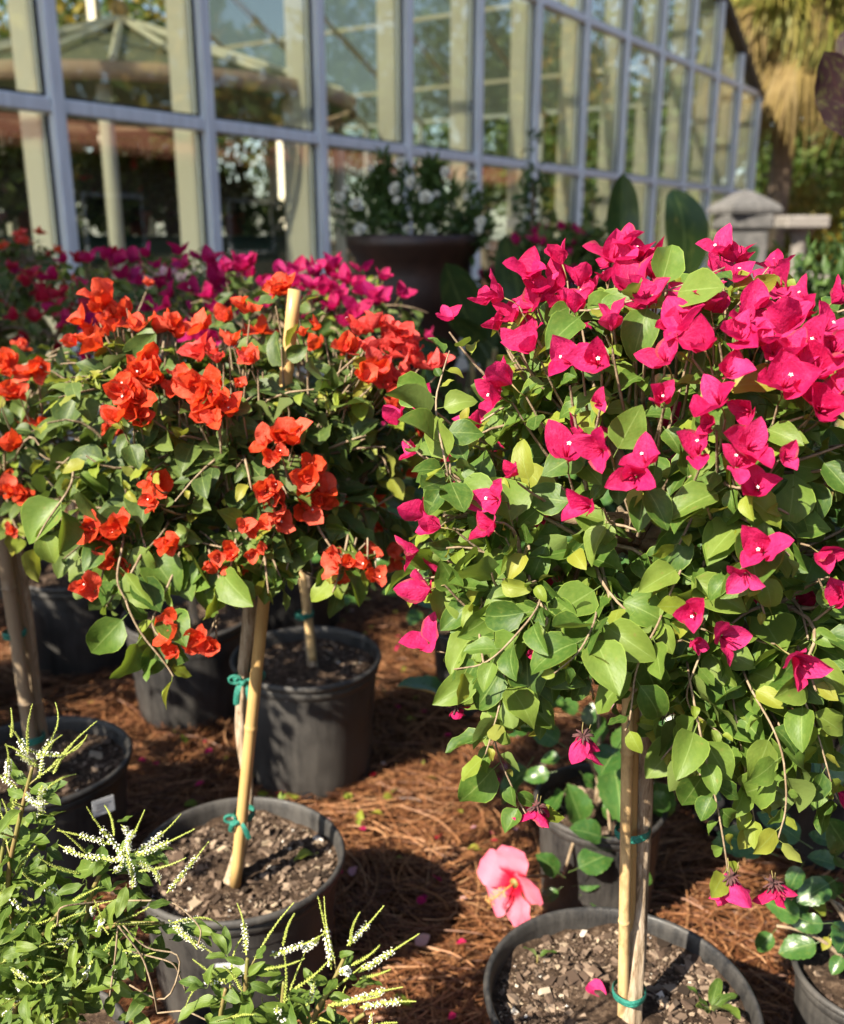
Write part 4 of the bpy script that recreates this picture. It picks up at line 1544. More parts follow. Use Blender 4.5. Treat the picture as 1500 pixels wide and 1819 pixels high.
# slim conifers and distant pink flowers by the glass
for i, (px, y0, y1, Y, lab) in enumerate([(945, 560, 180, 5.4, 'slim dark young conifer standing close to the glass beside the urn'), (1052, 520, 300, 6.2, 'small upright shrub near the glass behind distant pink flowers')]):
    p = PY(px, 418, Y)
    zt = PY(px, y1, Y).z
    bush('slim_conifer', lab, 'shrub', (p.x, p.y, 0), [((p.x, p.y, zt * (.35 + .12 * k)), (.17 * (1 - .17 * k), .17 * (1 - .17 * k), .22)) for k in range(5)], 700 - 150 * i, .07, 'shrub', 440 + i, up=.1)
p = PY(985, 418, 4.9)
rt, recs = bush('pink_flower_bush', 'blurred bush with pink flowers in front of the far greenhouse panes', 'shrub', (p.x, p.y, 0), [((p.x, p.y, .95), (.35, .3, .40)), ((p.x + .15, p.y, 1.1), (.2, .2, .22))], 1500, .07, 'leafdark', 450, blooms=('magenta', 60, .05, None))
add_flowers(rt, recs, 40)


# ------------------------------------------------------------------ plants inside the greenhouse
def build_interior():
    # dark green bench
    a, b = wall_pt(T0 + .35 * SP_, 1.5, 0), wall_pt(T0 + 3.2 * SP_, 1.5, 0)
    g = empty('plant_bench', wall_pt(T0 + .35 * SP_, 1.5, 0.03), 'dark green covered plant bench inside the greenhouse', 'bench', rz=math.pi / 2 - WA)
    Lb = 2.85 * SP_
    V, F = bbox(0, Lb, 0, .8, .62, 1.27, .01)
    Acc().add(V, F).obj('skirt', M['greencloth'], g, smooth=False)
    V, F = bbox(-.02, Lb + .02, -.02, .82, 1.272, 1.30, .006)
    Acc().add(V, F).obj('top', M['greencloth'], g, smooth=False)
    for x in (.06, Lb * .5, Lb - .06):
        for y in (.06, .74):
            V, F = box(x - .03, x + .03, y - .03, y + .03, 0, .618)
            Acc().add(V, F).obj('leg', M['cream'], g, smooth=False)
    r = np.random.default_rng(8)
    items = [(.55, 'pale', 'potted orchid with pale pink flowers on the greenhouse bench'), (.95, None, 'potted green foliage plant on the greenhouse bench beside the orchid'), (1.55, 'coral', 'potted plant with coral red flowers on the greenhouse bench'),
             (1.85, None, 'bushy potted plant near the middle of the greenhouse bench'), (2.2, 'crimson', 'potted plant with red flowers at the end of the greenhouse bench'), (2.75, None, 'leafy potted plant past the red flowers in the greenhouse')]
    for i, (k, ck, lab) in enumerate(items):
        p = wall_pt(T0 + k * SP_, 1.75 + .25 * r.random(), 1.335)
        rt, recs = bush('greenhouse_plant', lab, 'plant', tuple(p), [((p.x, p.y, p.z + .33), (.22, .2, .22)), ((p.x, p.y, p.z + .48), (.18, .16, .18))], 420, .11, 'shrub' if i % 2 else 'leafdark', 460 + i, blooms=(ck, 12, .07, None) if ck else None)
        add_flowers(rt, recs, 12)
        V, F, u = lathe([(.001, 0), (.075, 0), (.10, .17), (.11, .17), (.11, .20), (.095, .2), (.09, .17), (.001, .17)], 24)
        Acc().add(V, F, u).obj('pot', M['blackpot'] if i % 2 == 0 else M['terracotta'], rt)
    for i, (k, y, z, rad, lab) in enumerate([(-.3, .9, .9, .34, 'large leafy plant low inside the leftmost pane'), (-.55, 1.3, 2.25, .30, 'hanging leafy plant at the top of the leftmost lower pane'), (.25, 3.2, .9, .5, 'floor plant inside the greenhouse below the gazebo'), (3.6, 2.2, 1.1, .5, 'floor plant inside the greenhouse behind the urn'),
                                        (1.1, 1.1, .75, .3, 'green floor plant just inside the second pane')]):
        p = wall_pt(T0 + k * SP_, y, z)
        base = (p.x, p.y, .03)
        rt, _ = bush('indoor_plant', lab, 'plant', base if i != 1 else (p.x, p.y, z - .3), [(tuple(p), (rad, rad, rad * 1.1))], 520, .16, ['hib', 'leafdark', 'shrub', 'shrub', 'hib'][i], 480 + i)
        if i == 1:
            A = Acc()
            for q in range(3):
                an = 2.094 * q
                V, F, u = tube([(.1 * math.cos(an), .1 * math.sin(an), .3), (0, 0, 1.4)], .006, 4)
                A.add(V, F, u)
            V, F, u = tube([(0, 0, 1.39), (0, 0, roofz(T0 - .55 * SP_) - z + .3 - .1)], .006, 4)
            A.add(V, F, u)
            A.obj('hanger', M['stone'], rt)
    # white cloth like door strip seen at the left
    g = empty('white_curtain', wall_pt(T0 + .25 * SP_, 3.9, 0.03), 'pale curtain hanging inside the greenhouse behind the first full pane', 'curtain', rz=math.pi / 2 - WA)
    t = np.linspace(0, .7, 40)
    V = np.concatenate([np.stack([t, .05 * np.sin(t * 40), np.full(40, z)], 1) for z in (0, 1.2, 2.35)])
    i = np.arange(2)[:, None] * 40
    j = np.arange(39)[None]
    Acc().add(V, np.stack([i + j, i + j + 1, i + 40 + j + 1, i + 40 + j], -1).reshape(-1, 4)).obj('cloth', M['whitestone'], g)
    V, F, u = tube([(-.1, 0, 2.36), (.8, 0, 2.36)], .015, 8)
    Acc().add(V, F, u).obj('rod', M['stone'], g)


build_interior()


# ------------------------------------------------------------------ the potted bougainvilleas
def px_twig(root, A, pts, r, recs, size, keys, outd, t0=.05, step=.022, rad=(.003, .0014), droop=.5):
    """a twig through given points (px, py, depth) with leaves"""
    o0 = np.array(root.location)
    pts = [(pts[0][0], pts[0][1] - 40, pts[0][2] + .13)] + list(pts)
    W = np.array([tuple(P(*q)) for q in pts])
    k = np.linspace(0, len(W) - 1, 5 * len(W))
    b = np.stack([np.interp(k, np.arange(len(W)), W[:, i]) for i in range(3)], 1)
    for i in range(3):
        pad = np.concatenate([[b[0, i]] * 2, b[:, i], [b[-1, i]] * 2])
        b[:, i] = np.convolve(pad, np.ones(5) / 5, 'valid')
    V, F, u = tube(b - o0, np.linspace(rad[0], rad[1], len(b)), 5)
    A.add(V, F, u)
    leaves_on(b, r, recs, size, keys, np.array(outd, float), t0=t0, step=step, droop=droop)
    return b


def flowers_at(root, A, spots, lobes, r, size, ck, nb, push=.012, extra=0.0, leaves=None, lsize=.05, lkeys=('leaf', 'young')):
    """blossoms where the photograph shows them, on the crown's surface, each on its own stalk"""
    o0 = np.array(root.location)
    recs = []
    for q in spots:
        px, py = q[0], q[1]
        s = q[2] if len(q) > 2 else 1.0
        k = q[3] if len(q) > 3 else ck
        reps = 1 + int(extra) + (1 if r.random() < extra - int(extra) else 0)
        for e in range(reps):
            x, y = px + (r.normal(0, 17) if e else 0), py + (r.normal(0, 15) if e else 0)
            p, n = surf(x, y, lobes, push + r.uniform(0, .02))
            ax = nrm(n * .75 + UPA * .30 + SUNA * .25 + r.normal(0, .35, 3) + np.array([0, -.15, 0]))
            sz = size * s * r.uniform(.85, 1.12) * (.8 if e else 1)
            recs.append((p - ax * sz * .45, ax, sz, k, nb))
            end = p - ax * sz * 1.0
            inn = end - n * .07 - UPA * .03 + r.normal(0, .012, 3)
            V, F, u = tube(bez(end, (end + inn) / 2 - UPA * .008, inn, 5) - o0, np.linspace(.0011, .0022, 5), 4, cap=False)
            A.add(V, F, u)
            if leaves is not None:
                for _ in range(3 if e == 0 else 0):
                    f = r.uniform(.15, .95)
                    lp = end + (inn - end) * f
                    side = nrm(np.cross(n, r.normal(0, 1, 3)))
                    leaves.append((lp, nrm(side + n * .35 - UPA * .25), nrm(n * .6 + UPA * .5 + SUNA * .5 + r.normal(0, .3, 3)), lsize * r.uniform(.45, 1.0), lkeys[0] if r.random() < .8 else lkeys[1]))
    return recs


def back_flowers(lobes, n, r, size, ck, nb):
    out = []
    for _ in range(n):
        c, q = lobes[int(r.integers(0, len(lobes)))]
        d = nrm(r.normal(0, 1, 3) + (0, .9, .45))
        out.append((np.array(c) + np.array(q) * d * 1.02, nrm(d + UPA * .3), size * r.uniform(.8, 1.1), ck, nb))
    return out


# ---- hot pink bush, front right
def build_pink():
    X, Y, H, R = .277, 1.07, .315, .185
    g = empty('bougainvillea_tree', (X, Y, 0), 'hot pink bougainvillea tree in black pot at the front, trunk tied to bamboo', 'potted plant', 'potted bougainvillea trees')
    o0 = np.array(g.location)
    make_pot(g, X, Y + .01, R, H, 1, warp=.022, nchips=4200, soilz=.034)
    tb = np.array(PZ(1118, 1812, H - .03))
    tm1, tm2, tt = np.array(P(1137, 1600, 1.285)), np.array(P(1141, 1400, 1.225)), np.array(P(1134, 1180, 1.16))
    top = np.array(P(1135, 960, 1.12))
    V, F, u = woody([tb - o0 - (0, 0, .03), tb - o0 + (.004, 0, .03), tm1 - o0, tm2 - o0 + (.003, 0, 0), tt - o0, top - o0], [.0165, .0125, .0105, .0120, .0100, .009], 4, n=24, rings=90, amp=.15)
    Acc().add(V, F, u).obj('trunk', M['bark'], g)
    for (b, t, rad, nodes, mat) in ((P(1106, 1800, 1.335) + Vector((-.001, -.012, -.02)), P(1117, 1190, 1.135), .0074, (.34, .80), 'bamboo'), (P(1120, 1800, 1.35) + Vector((0, 0, -.02)), P(1129, 1230, 1.165), .0058, (.2, .55), 'cane')):
        V, F, u = cane((np.array(b) - o0, np.array(t) - o0), rad, nodes)
        Acc().add(V, F, u).obj('bamboo_stake', M[mat], g)
    tie(g, P(1124, 1478, 1.231), .0215, .0185, .0075, seed=1)
    tie(g, P(1118, 1762, 1.304), .0215, .0235, .0075, seed=2)
    lobes = [((.262, 1.075, 1.03), (.235, .225, .265)), ((.345, 1.06, 1.10), (.21, .20, .20)), ((.17, 1.07, .98), (.165, .18, .20)), ((.375, 1.05, .90), (.19, .19, .20)), ((.12, 1.04, .95), (.13, .15, .20)), ((.40, 1.03, .79), (.14, .13, .12))]
    A = Acc()
    r = np.random.default_rng(41)
    recs = crown(g, lobes, 345, 42, .052, ('leaf', 'young'), A, top, step=.0132, ybias=.3)
    # drooping shoots below the crown
    for pts in ([(850, 1120, .98), (868, 1230, .98), (880, 1330, .99), (915, 1410, 1.0), (945, 1465, 1.0)], [(905, 1130, .98), (890, 1250, .97), (860, 1350, .96)],
                [(1220, 1180, .97), (1250, 1330, .95), (1275, 1430, .94), (1290, 1520, .94), (1296, 1570, .94)], [(1320, 1200, .97), (1390, 1320, .95), (1400, 1430, .94), (1380, 1500, .94)],
                [(1180, 1090, .95), (1130, 1180, .93), (1120, 1280, .93), (1110, 1300, .93)], [(1400, 1180, .97), (1450, 1290, .97), (1480, 1400, .97)], [(1300, 1230, 1.0), (1330, 1400, 1.0), (1345, 1480, 1.0)],
                [(1060, 1100, .93), (1030, 1160, .9), (980, 1200, .9)], [(960, 1080, .93), (870, 1180, .92), (800, 1190, .92)], [(1250, 1150, .96), (1210, 1250, .98), (1290, 1310, .98)],
                [(800, 860, .96), (770, 720, .98), (790, 650, 1.0), (800, 620, 1.0)], [(1020, 560, .98), (1180, 520, .95), (1300, 470, .95)], [(1260, 600, .95), (1330, 520, .95), (1370, 470, .95)]):
        px_twig(g, A, pts, r, recs, .050, ('leaf', 'young'), (0, -.8, .3), step=.0115, rad=(.0014, .0008))
    spots = [(795, 555, .8), (874, 517), (877, 566), (904, 555), (937, 467, 1.15), (992, 446), (986, 495, 1.1), (1030, 484, 1.15), (940, 528), (1024, 530), (1085, 563, .9), (1095, 440, 1.1), (1134, 440), (1123, 489, 1.2), (1161, 467, 1.1),
             (1177, 484), (1074, 484, .6), (1276, 435), (1309, 478), (1298, 440), (1344, 533, .9), (1385, 500), (1227, 528, 1.15), (1259, 528), (1205, 566, 1.1), (1243, 599, 1.2), (1177, 626), (937, 604, 1.1), (910, 604, .8), (1003, 637), (1057, 637, 1.1),
             (888, 664, 1.15), (871, 697), (1063, 711, .55), (1175, 702, .85), (1314, 585), (1298, 653), (1270, 697, 1.15), (1325, 732, .7), (1257, 752, .7), (1358, 593, .8), (1391, 560, 1.2), (1429, 549, 1.1), (1407, 615, .9), (1396, 670, 1.15), (1456, 648, 1.1),
             (1478, 571, 1.1), (1489, 610), (1467, 724, 1.15), (1462, 702), (1005, 795, 1.25), (1060, 798), (1123, 845, 1.2), (1145, 812, 1.1), (1030, 899, 1.1), (1238, 790), (1314, 812, 1.1), (1336, 785, 1.2), (1347, 861), (1402, 809, .7), (907, 836, .7), (871, 883), (860, 932, 1.05),
             (762, 932, .95), (724, 976), (696, 735, .9), (746, 716, .9), (729, 798, .7), (792, 809, .6), (1350, 971, 1.1), (1322, 1031, .7), (1227, 1091, .85), (1238, 1146, .6), (1303, 1140, 1.1), (1434, 1184, 1.15), (975, 1157, .8), (746, 1053, 1.1), (751, 1130, 1.1), (1489, 1058, .8), (1467, 990, .7), (1330, 560), (1420, 520), (1500, 520), (1440, 600), (1500, 680), (960, 500), (1150, 520)]
    fl = flowers_at(g, A, spots, lobes, r, .0335, 'pink', 3, extra=0.0, leaves=recs, lsize=.05)
    # blossoms hanging from the drooping shoots
    for px, py, d, s in ((1035, 1343, .95, .85), (953, 1466, 1.0, .8), (1295, 1592, .94, 1.1), (1371, 1603, .96, .8), (811, 1288, .99, .5)):
        p = np.array(P(px, py, d))
        fl.append((p + UPA * .02, nrm(np.array([r.normal(0, .2), -.30, -1.0])), .034 * s, 'pink', 3))
        fl.append((p + UPA * .021 + np.array([.004, .004, 0]), nrm(np.array([r.normal(0, .3), .1, -1.0])), .028 * s, 'pink', 3))
        T = Acc()
        for _ in range(26):
            d = nrm(np.array([r.normal(0, 1), r.normal(0, 1), r.normal(.1, .6)]))
            V, F, u = tube([p + UPA * .022 - o0, p + UPA * .022 + d * .006 - o0, p + UPA * .020 + d * .011 - o0], [.0012, .0014, .0006], 4)
            T.add(V, F, u)
        T.obj('withered_florets', M['dead'], g)
    n0 = len(fl)
    fl2 = [(p, a, s * .8, k, n) for (p, a, s, k, n) in flowers_at(g, A, [(x + r.normal(0, 26), y + r.normal(0, 20), s[0] if s else 1) for x, y, *s in spots if y < 620 and r.random() < .55], lobes, r, .033, 'pink', 3, push=-.004)]
    fl += fl2 + back_flowers(lobes, 40, r, .036, 'pink', 3)
    add_flowers(g, fl, 100)
    add_leaves(g, recs, 300)
    tag(A.obj('branches', M['twig'], g), kind='stuff')
    return g


PINK = build_pink()


# ---- orange bush, centre left
def build_orange():
    X, Y, H, R = -.322, 1.44, .285, .178
    g = empty('bougainvillea_tree', (X, Y, 0), 'orange bougainvillea tree in black pot with leaning cane tied by green ribbon', 'potted plant', 'potted bougainvillea trees')
    o0 = np.array(g.location)
    make_pot(g, X, Y, R, H, 2, warp=.016, nchips=3600, soilz=.036)
    d = lambda px, py, y: np.array(PY(px, py, y)) - o0
    V, F, u = woody([d(410, 1575, 1.40), d(430, 1500, 1.43), d(443, 1400, 1.44), d(428, 1300, 1.45), d(431, 1200, 1.44), d(444, 1090, 1.44), d(440, 980, 1.43), d(440, 880, 1.43)], [.015, .011, .0095, .0100, .0095, .0105, .009, .008], 6, n=20, rings=90, amp=.12)
    Acc().add(V, F, u).obj('trunk', M['bark'], g)
    V, F, u = cane((d(418, 1572, 1.385), d(524, 514, 1.40)), .0098, (.30, .62, .885))
    Acc().add(V, F, u).obj('cane_stake', M['cane'], g)
    tie(g, PY(443, 1203, 1.425), .025, .020, .008, bow=True, seed=3, tail=.07)
    tie(g, PY(434, 1447, 1.405), .017, .019, .009, bow=True, seed=4, tail=.032)
    a_, b_ = np.array(PY(410, 1723, 1.27)), None
    plant_tag(g, a_, .048, .026, (1, .1, 0), (0, .05, 1))
    lobes = [((-.30, 1.44, .99), (.225, .21, .20)), ((-.16, 1.45, 1.05), (.15, .16, .16)), ((-.43, 1.42, 1.05), (.17, .17, .15)), ((-.42, 1.40, .90), (.15, .16, .13)), ((-.20, 1.42, .90), (.15, .16, .13)), ((-.10, 1.50, .95), (.12, .14, .14))]
    A = Acc()
    r = np.random.default_rng(51)
    top = np.array(PY(444, 930, 1.43))
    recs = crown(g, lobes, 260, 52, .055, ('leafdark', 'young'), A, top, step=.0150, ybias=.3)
    for pts in ([(320, 990, 1.33), (290, 1060, 1.31), (265, 1110, 1.30), (300, 1150, 1.30)], [(220, 960, 1.3), (205, 1030, 1.28), (225, 1070, 1.28)], [(560, 930, 1.35), (600, 990, 1.33), (660, 1010, 1.32)], [(420, 960, 1.33), (405, 1030, 1.32), (440, 1040, 1.31)],
                [(130, 860, 1.3), (80, 930, 1.28), (60, 970, 1.28)], [(480, 980, 1.36), (500, 1030, 1.35)],
                [(260, 970, 1.31), (215, 1050, 1.29), (245, 1120, 1.29), (295, 1180, 1.29), (310, 1205, 1.29)], [(370, 980, 1.33), (400, 1050, 1.32), (415, 1075, 1.32)], [(470, 990, 1.34), (478, 1060, 1.33)], [(620, 950, 1.34), (600, 1030, 1.33), (590, 1055, 1.33)]):
        px_twig(g, A, pts, r, recs, .066, ('leaf', 'young'), (0, -.8, .3), step=.018, droop=.9, rad=(.0022, .0011))
    spots = [(180, 520, 1.1), (215, 545, 1.1), (240, 570, 1.1), (195, 570), (150, 595, .9), (140, 560, 1), (285, 575), (315, 575), (340, 575, 1.0), (165, 605, .9), (250, 650, 1.15), (220, 690, 1.1), (270, 665, 1.1), (245, 725, 1.1), (200, 735, .9), (215, 700), (345, 685, 1.1), (375, 700, 1.15), (330, 675, .9), (360, 735, 1.1), (385, 725, .9),
             (440, 620, .8), (425, 680, .6), (515, 775, 1.15), (465, 785, .8), (540, 850, 1.1), (490, 890, .9), (560, 885, 1.1), (470, 870, .8), (500, 925), (550, 905, .9), (265, 885, .7), (160, 940, 1.1), (200, 945), (185, 985, .9), (215, 1000, .8), (300, 970, .8), (385, 990, .8), (400, 1015, .6), (445, 985, .7), (435, 935, .6), (600, 1005, .9), (645, 995, .8), (665, 1020, .9),
             (635, 580, 1, 'coral'), (665, 570, 1, 'coral'), (695, 570, .9, 'coral'), (720, 590, 1, 'coral'), (735, 615, 1, 'coral'), (655, 610, 1, 'coral'), (690, 615, 1, 'coral'), (725, 650, 1, 'coral'), (650, 660, 1, 'orange'), (685, 675, 1, 'coral'), (705, 700, 1, 'orange'), (745, 640, 1, 'coral'), (615, 610, .9, 'orange'), (670, 645, .9, 'coral'),
             (500, 505, 1), (480, 510, .8), (395, 555, .8), (435, 545, .8), (350, 625, 1, 'coral'), (385, 630, .9, 'coral'), (560, 575, .7), (410, 600, .7)]
    fl = flowers_at(g, A, spots, lobes, r, .0350, 'orange', 3, push=.008, extra=1.6, leaves=recs, lsize=.05, lkeys=('leafdark', 'young'))
    for px, py, d_ in ((295, 1108, 1.285), (312, 1122, 1.28), (362, 1140, 1.28), (345, 1148, 1.285), (380, 1152, 1.285), (312, 1160, 1.285), (150, 1040, 1.27), (168, 1050, 1.275), (600, 1010, 1.31), (652, 1000, 1.31), (668, 1024, 1.31), (620, 1000, 1.315)):
        q_ = np.array(P(px, py, d_))
        fl.append((q_, nrm(np.array([r.normal(0, .4), -.7, .35])), .031 * r.uniform(.8, 1.05), 'orange', 3))
        V, F, u = tube(bez(q_ - o0, q_ + np.array([0, .02, -.01]) - o0, q_ + np.array([r.normal(0, .02), .05, .02]) - o0, 5), np.linspace(.0011, .0016, 5), 4, cap=False)
        A.add(V, F, u)
    fl += back_flowers(lobes, 36, r, .035, 'orange', 5)
    add_flowers(g, fl, 100)
    add_leaves(g, recs, 300)
    tag(A.obj('branches', M['twig'], g), kind='stuff')


build_orange()


# ---- plants standing behind and beside
def back_plant(label, X, Y, H, R, lobes, ntw, seed, size, ck, nfl, spots=(), mixed=(), nparts=120, fparts=40, stakes=(), ties=(), chips=500, nb=3, fsize=.041, tagpos=None):
    g = empty('bougainvillea_tree', (X, Y, 0), label, 'potted plant', 'potted bougainvillea trees')
    o0 = np.array(g.location)
    r = np.random.default_rng(seed)
    make_pot(g, X, Y, R, H, seed, warp=.012, nchips=chips, soilz=.04)
    zc = min(c[2] for c, q in lobes)
    if stakes:
        for (b, t, rad, mat) in stakes:
            V, F, u = cane((np.array(b) - o0, np.array(t) - o0), rad, (.3, .7))
            Acc().add(V, F, u).obj('stake', M[mat], g)
    top = np.array([X + .01, Y, zc])
    V, F, u = woody([(0.015, .01, H - .06), (.005, .015, H + .1), (.012, .01, (H + zc) / 2), (.01, 0, zc)], [.014, .011, .010, .009], seed, n=16, rings=50, amp=.12)
    Acc().add(V, F, u).obj('trunk', M['bark'], g)
    for i, c in enumerate(ties):
        tie(g, c, .022, .020, .010, seed=seed + i)
    if tagpos is not None:
        plant_tag(g, tagpos, .042, .034, (.8, .6, 0), (0, 0, 1))
    A = Acc()
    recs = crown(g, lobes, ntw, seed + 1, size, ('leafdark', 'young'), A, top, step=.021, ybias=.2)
    fl = flowers_at(g, A, spots, lobes, r, fsize, ck, nb, push=0.0, leaves=recs, lsize=.045, lkeys=('leafdark', 'young'))
    for _ in range(nfl):
        c, q = lobes[int(r.integers(0, len(lobes)))]
        d = nrm(r.normal(0, 1, 3) + (0, -.25, .75))
        k = ck if not mixed or r.random() < .7 else mixed[int(r.integers(0, len(mixed)))]
        fl.append((np.array(c) + np.array(q) * d * r.uniform(.98, 1.08), nrm(d + UPA * .4), fsize * r.uniform(.8, 1.15), k, nb))
    add_flowers(g, fl, fparts)
    add_leaves(g, recs, nparts)
    tag(A.obj('branches', M['twig'], g), kind='stuff')
    return g


# C: second orange tree, cut by the left edge
back_plant('orange bougainvillea tree cut off by the left picture edge, two brown stakes in its pot', -.80, 1.76, .285, .182,
           [((-.83, 1.74, 1.0), (.22, .2, .18)), ((-.70, 1.68, 1.03), (.15, .16, .14)), ((-.75, 1.68, .88), (.16, .16, .12))], 120, 60, .050, 'orange', 10,
           spots=[(20, 660), (50, 650), (70, 655), (30, 695, .8), (10, 690), (15, 870), (35, 875), (75, 900, .7), (20, 940, .7), (80, 960, .6), (45, 885), (265, 500, .7), (10, 640)], nparts=200, fparts=30, nb=5, fsize=.031,
           stakes=((PY(66, 1392, 1.73), PY(-8, 880, 1.72), .013, 'oldwood'), (PY(84, 1385, 1.76), PY(8, 900, 1.76), .011, 'oldwood')), ties=(PY(26, 1126, 1.735), PY(60, 1312, 1.735)), chips=1200, tagpos=np.array(PY(184, 1432, 1.60)))
# D: magenta tree right behind the orange one
back_plant('magenta bougainvillea tree in dusty black pot just behind the orange one', -.288, 2.18, .325, .182,
           [((-.27, 2.18, 1.05), (.22, .2, .20)), ((-.14, 2.2, 1.13), (.15, .16, .13)), ((-.40, 2.2, 1.13), (.17, .17, .14))], 105, 70, .050, 'magenta', 56,
           spots=[(400, 470), (425, 468), (530, 470), (560, 468), (590, 480), (615, 490), (635, 500), (550, 500), (575, 510), (500, 480), (520, 495), (600, 515), (470, 500), (640, 510), (660, 520)], mixed=('magenta',), nparts=100, fparts=50,
           stakes=((PY(556, 1172, 2.16), PY(520, 880, 2.15), .010, 'bamboo'),), ties=(PY(541, 1092, 2.165),), chips=900)
# E
back_plant('purple magenta bougainvillea tree mixed with a few pale pink blossoms', -.665, 2.52, .30, .185,
           [((-.66, 2.52, 1.08), (.24, .2, .20)), ((-.55, 2.5, 1.16), (.16, .16, .13)), ((-.8, 2.5, 1.14), (.15, .16, .13))], 95, 80, .050, 'magenta', 44,
           spots=[(300, 520), (340, 510), (370, 530), (410, 540), (390, 505), (350, 560), (380, 580), (290, 480, .8, 'pale'), (265, 500, .8, 'pale'), (320, 490, .8, 'pale'), (430, 490, .8, 'pale'), (445, 480, .7, 'pale')], mixed=('magenta', 'crimson'), nparts=80, fparts=50, chips=300)
# F
back_plant('dark crimson bougainvillea tree in grey black pot behind the left stakes', -1.10, 2.84, .32, .185,
           [((-1.10, 2.82, 1.02), (.28, .22, .20)), ((-.95, 2.8, 1.12), (.18, .16, .14)), ((-1.25, 2.8, 1.1), (.18, .16, .14))], 95, 90, .052, 'crimson', 36,
           spots=[(100, 520), (120, 515), (75, 525), (95, 545), (40, 600), (60, 560), (130, 550), (20, 560)], mixed=('magenta', 'crimson'), nparts=80, fparts=50, chips=300)
for i_, (x_, y_, l_) in enumerate([(-1.30, 1.42, 'next to the second orange tree'), (-1.42, .80, 'nearest the camera'), (-1.85, 1.95, 'in the third row'), (-1.95, 1.25, 'farthest from the pots'), (-1.32, 2.08, 'beside the crimson tree')]):  # unseen trees added left of view so their crowns shade the rear ground
    back_plant('bougainvillea tree outside the left picture edge, ' + l_, x_, y_, .28, .17, [((x_, y_, 1.0), (.30, .30, .27)), ((x_ + .1, y_, 1.1), (.2, .2, .16))], 110, 110 + i_, .055, 'orange', 16, nparts=0, fparts=0, nb=5, fsize=.034, chips=60)
# G
back_plant('farthest orange bougainvillea tree at the left edge close to the greenhouse', -1.58, 3.5, .30, .18,
           [((-1.56, 3.5, 1.1), (.28, .24, .2)), ((-1.42, 3.5, 1.2), (.18, .18, .14))], 80, 95, .052, 'orange', 36, mixed=('coral',), nparts=40, fparts=30, nb=5, fsize=.034, chips=150)
# H: further plants filling the rows behind
back_plant('dark magenta bougainvillea tree in the back row near the urn planter', -.45, 3.15, .30, .18,
           [((-.42, 3.15, 1.0), (.28, .22, .18)), ((-.3, 3.15, 1.08), (.18, .18, .12))], 70, 97, .05, 'magenta', 12, mixed=('crimson',), nparts=30, fparts=30, chips=120)
back_plant('pale pink and white bougainvillea tree in the back row before the glass', -.95, 3.5, .30, .18,
           [((-.93, 3.5, 1.07), (.26, .22, .18)), ((-.85, 3.5, 1.16), (.16, .16, .12))], 70, 98, .05, 'pale', 9, mixed=('magenta',), nparts=30, fparts=22, chips=120)
back_plant('small dark bougainvillea tree hidden low in the shade at the left edge', -1.45, 2.45, .30, .18,
           [((-1.45, 2.45, .92), (.25, .22, .18))], 60, 99, .05, 'crimson', 14, mixed=('orange',), nparts=30, fparts=14, chips=120)


# ------------------------------------------------------------------ hibiscus plants
def hib_leaf_px(recs, bx, by, tx, ty, d, r, tilt=.5, key='hib'):
    b, t = np.array(P(bx, by, d)), np.array(P(tx, ty, d + r.uniform(-.02, .02)))
    L = np.linalg.norm(t - b)
    recs.append((b, (t - b) / L, nrm(np.array([r.normal(0, .25), -tilt, 1 - tilt * .5]) + SUNA * .4), L / 1.25, key))


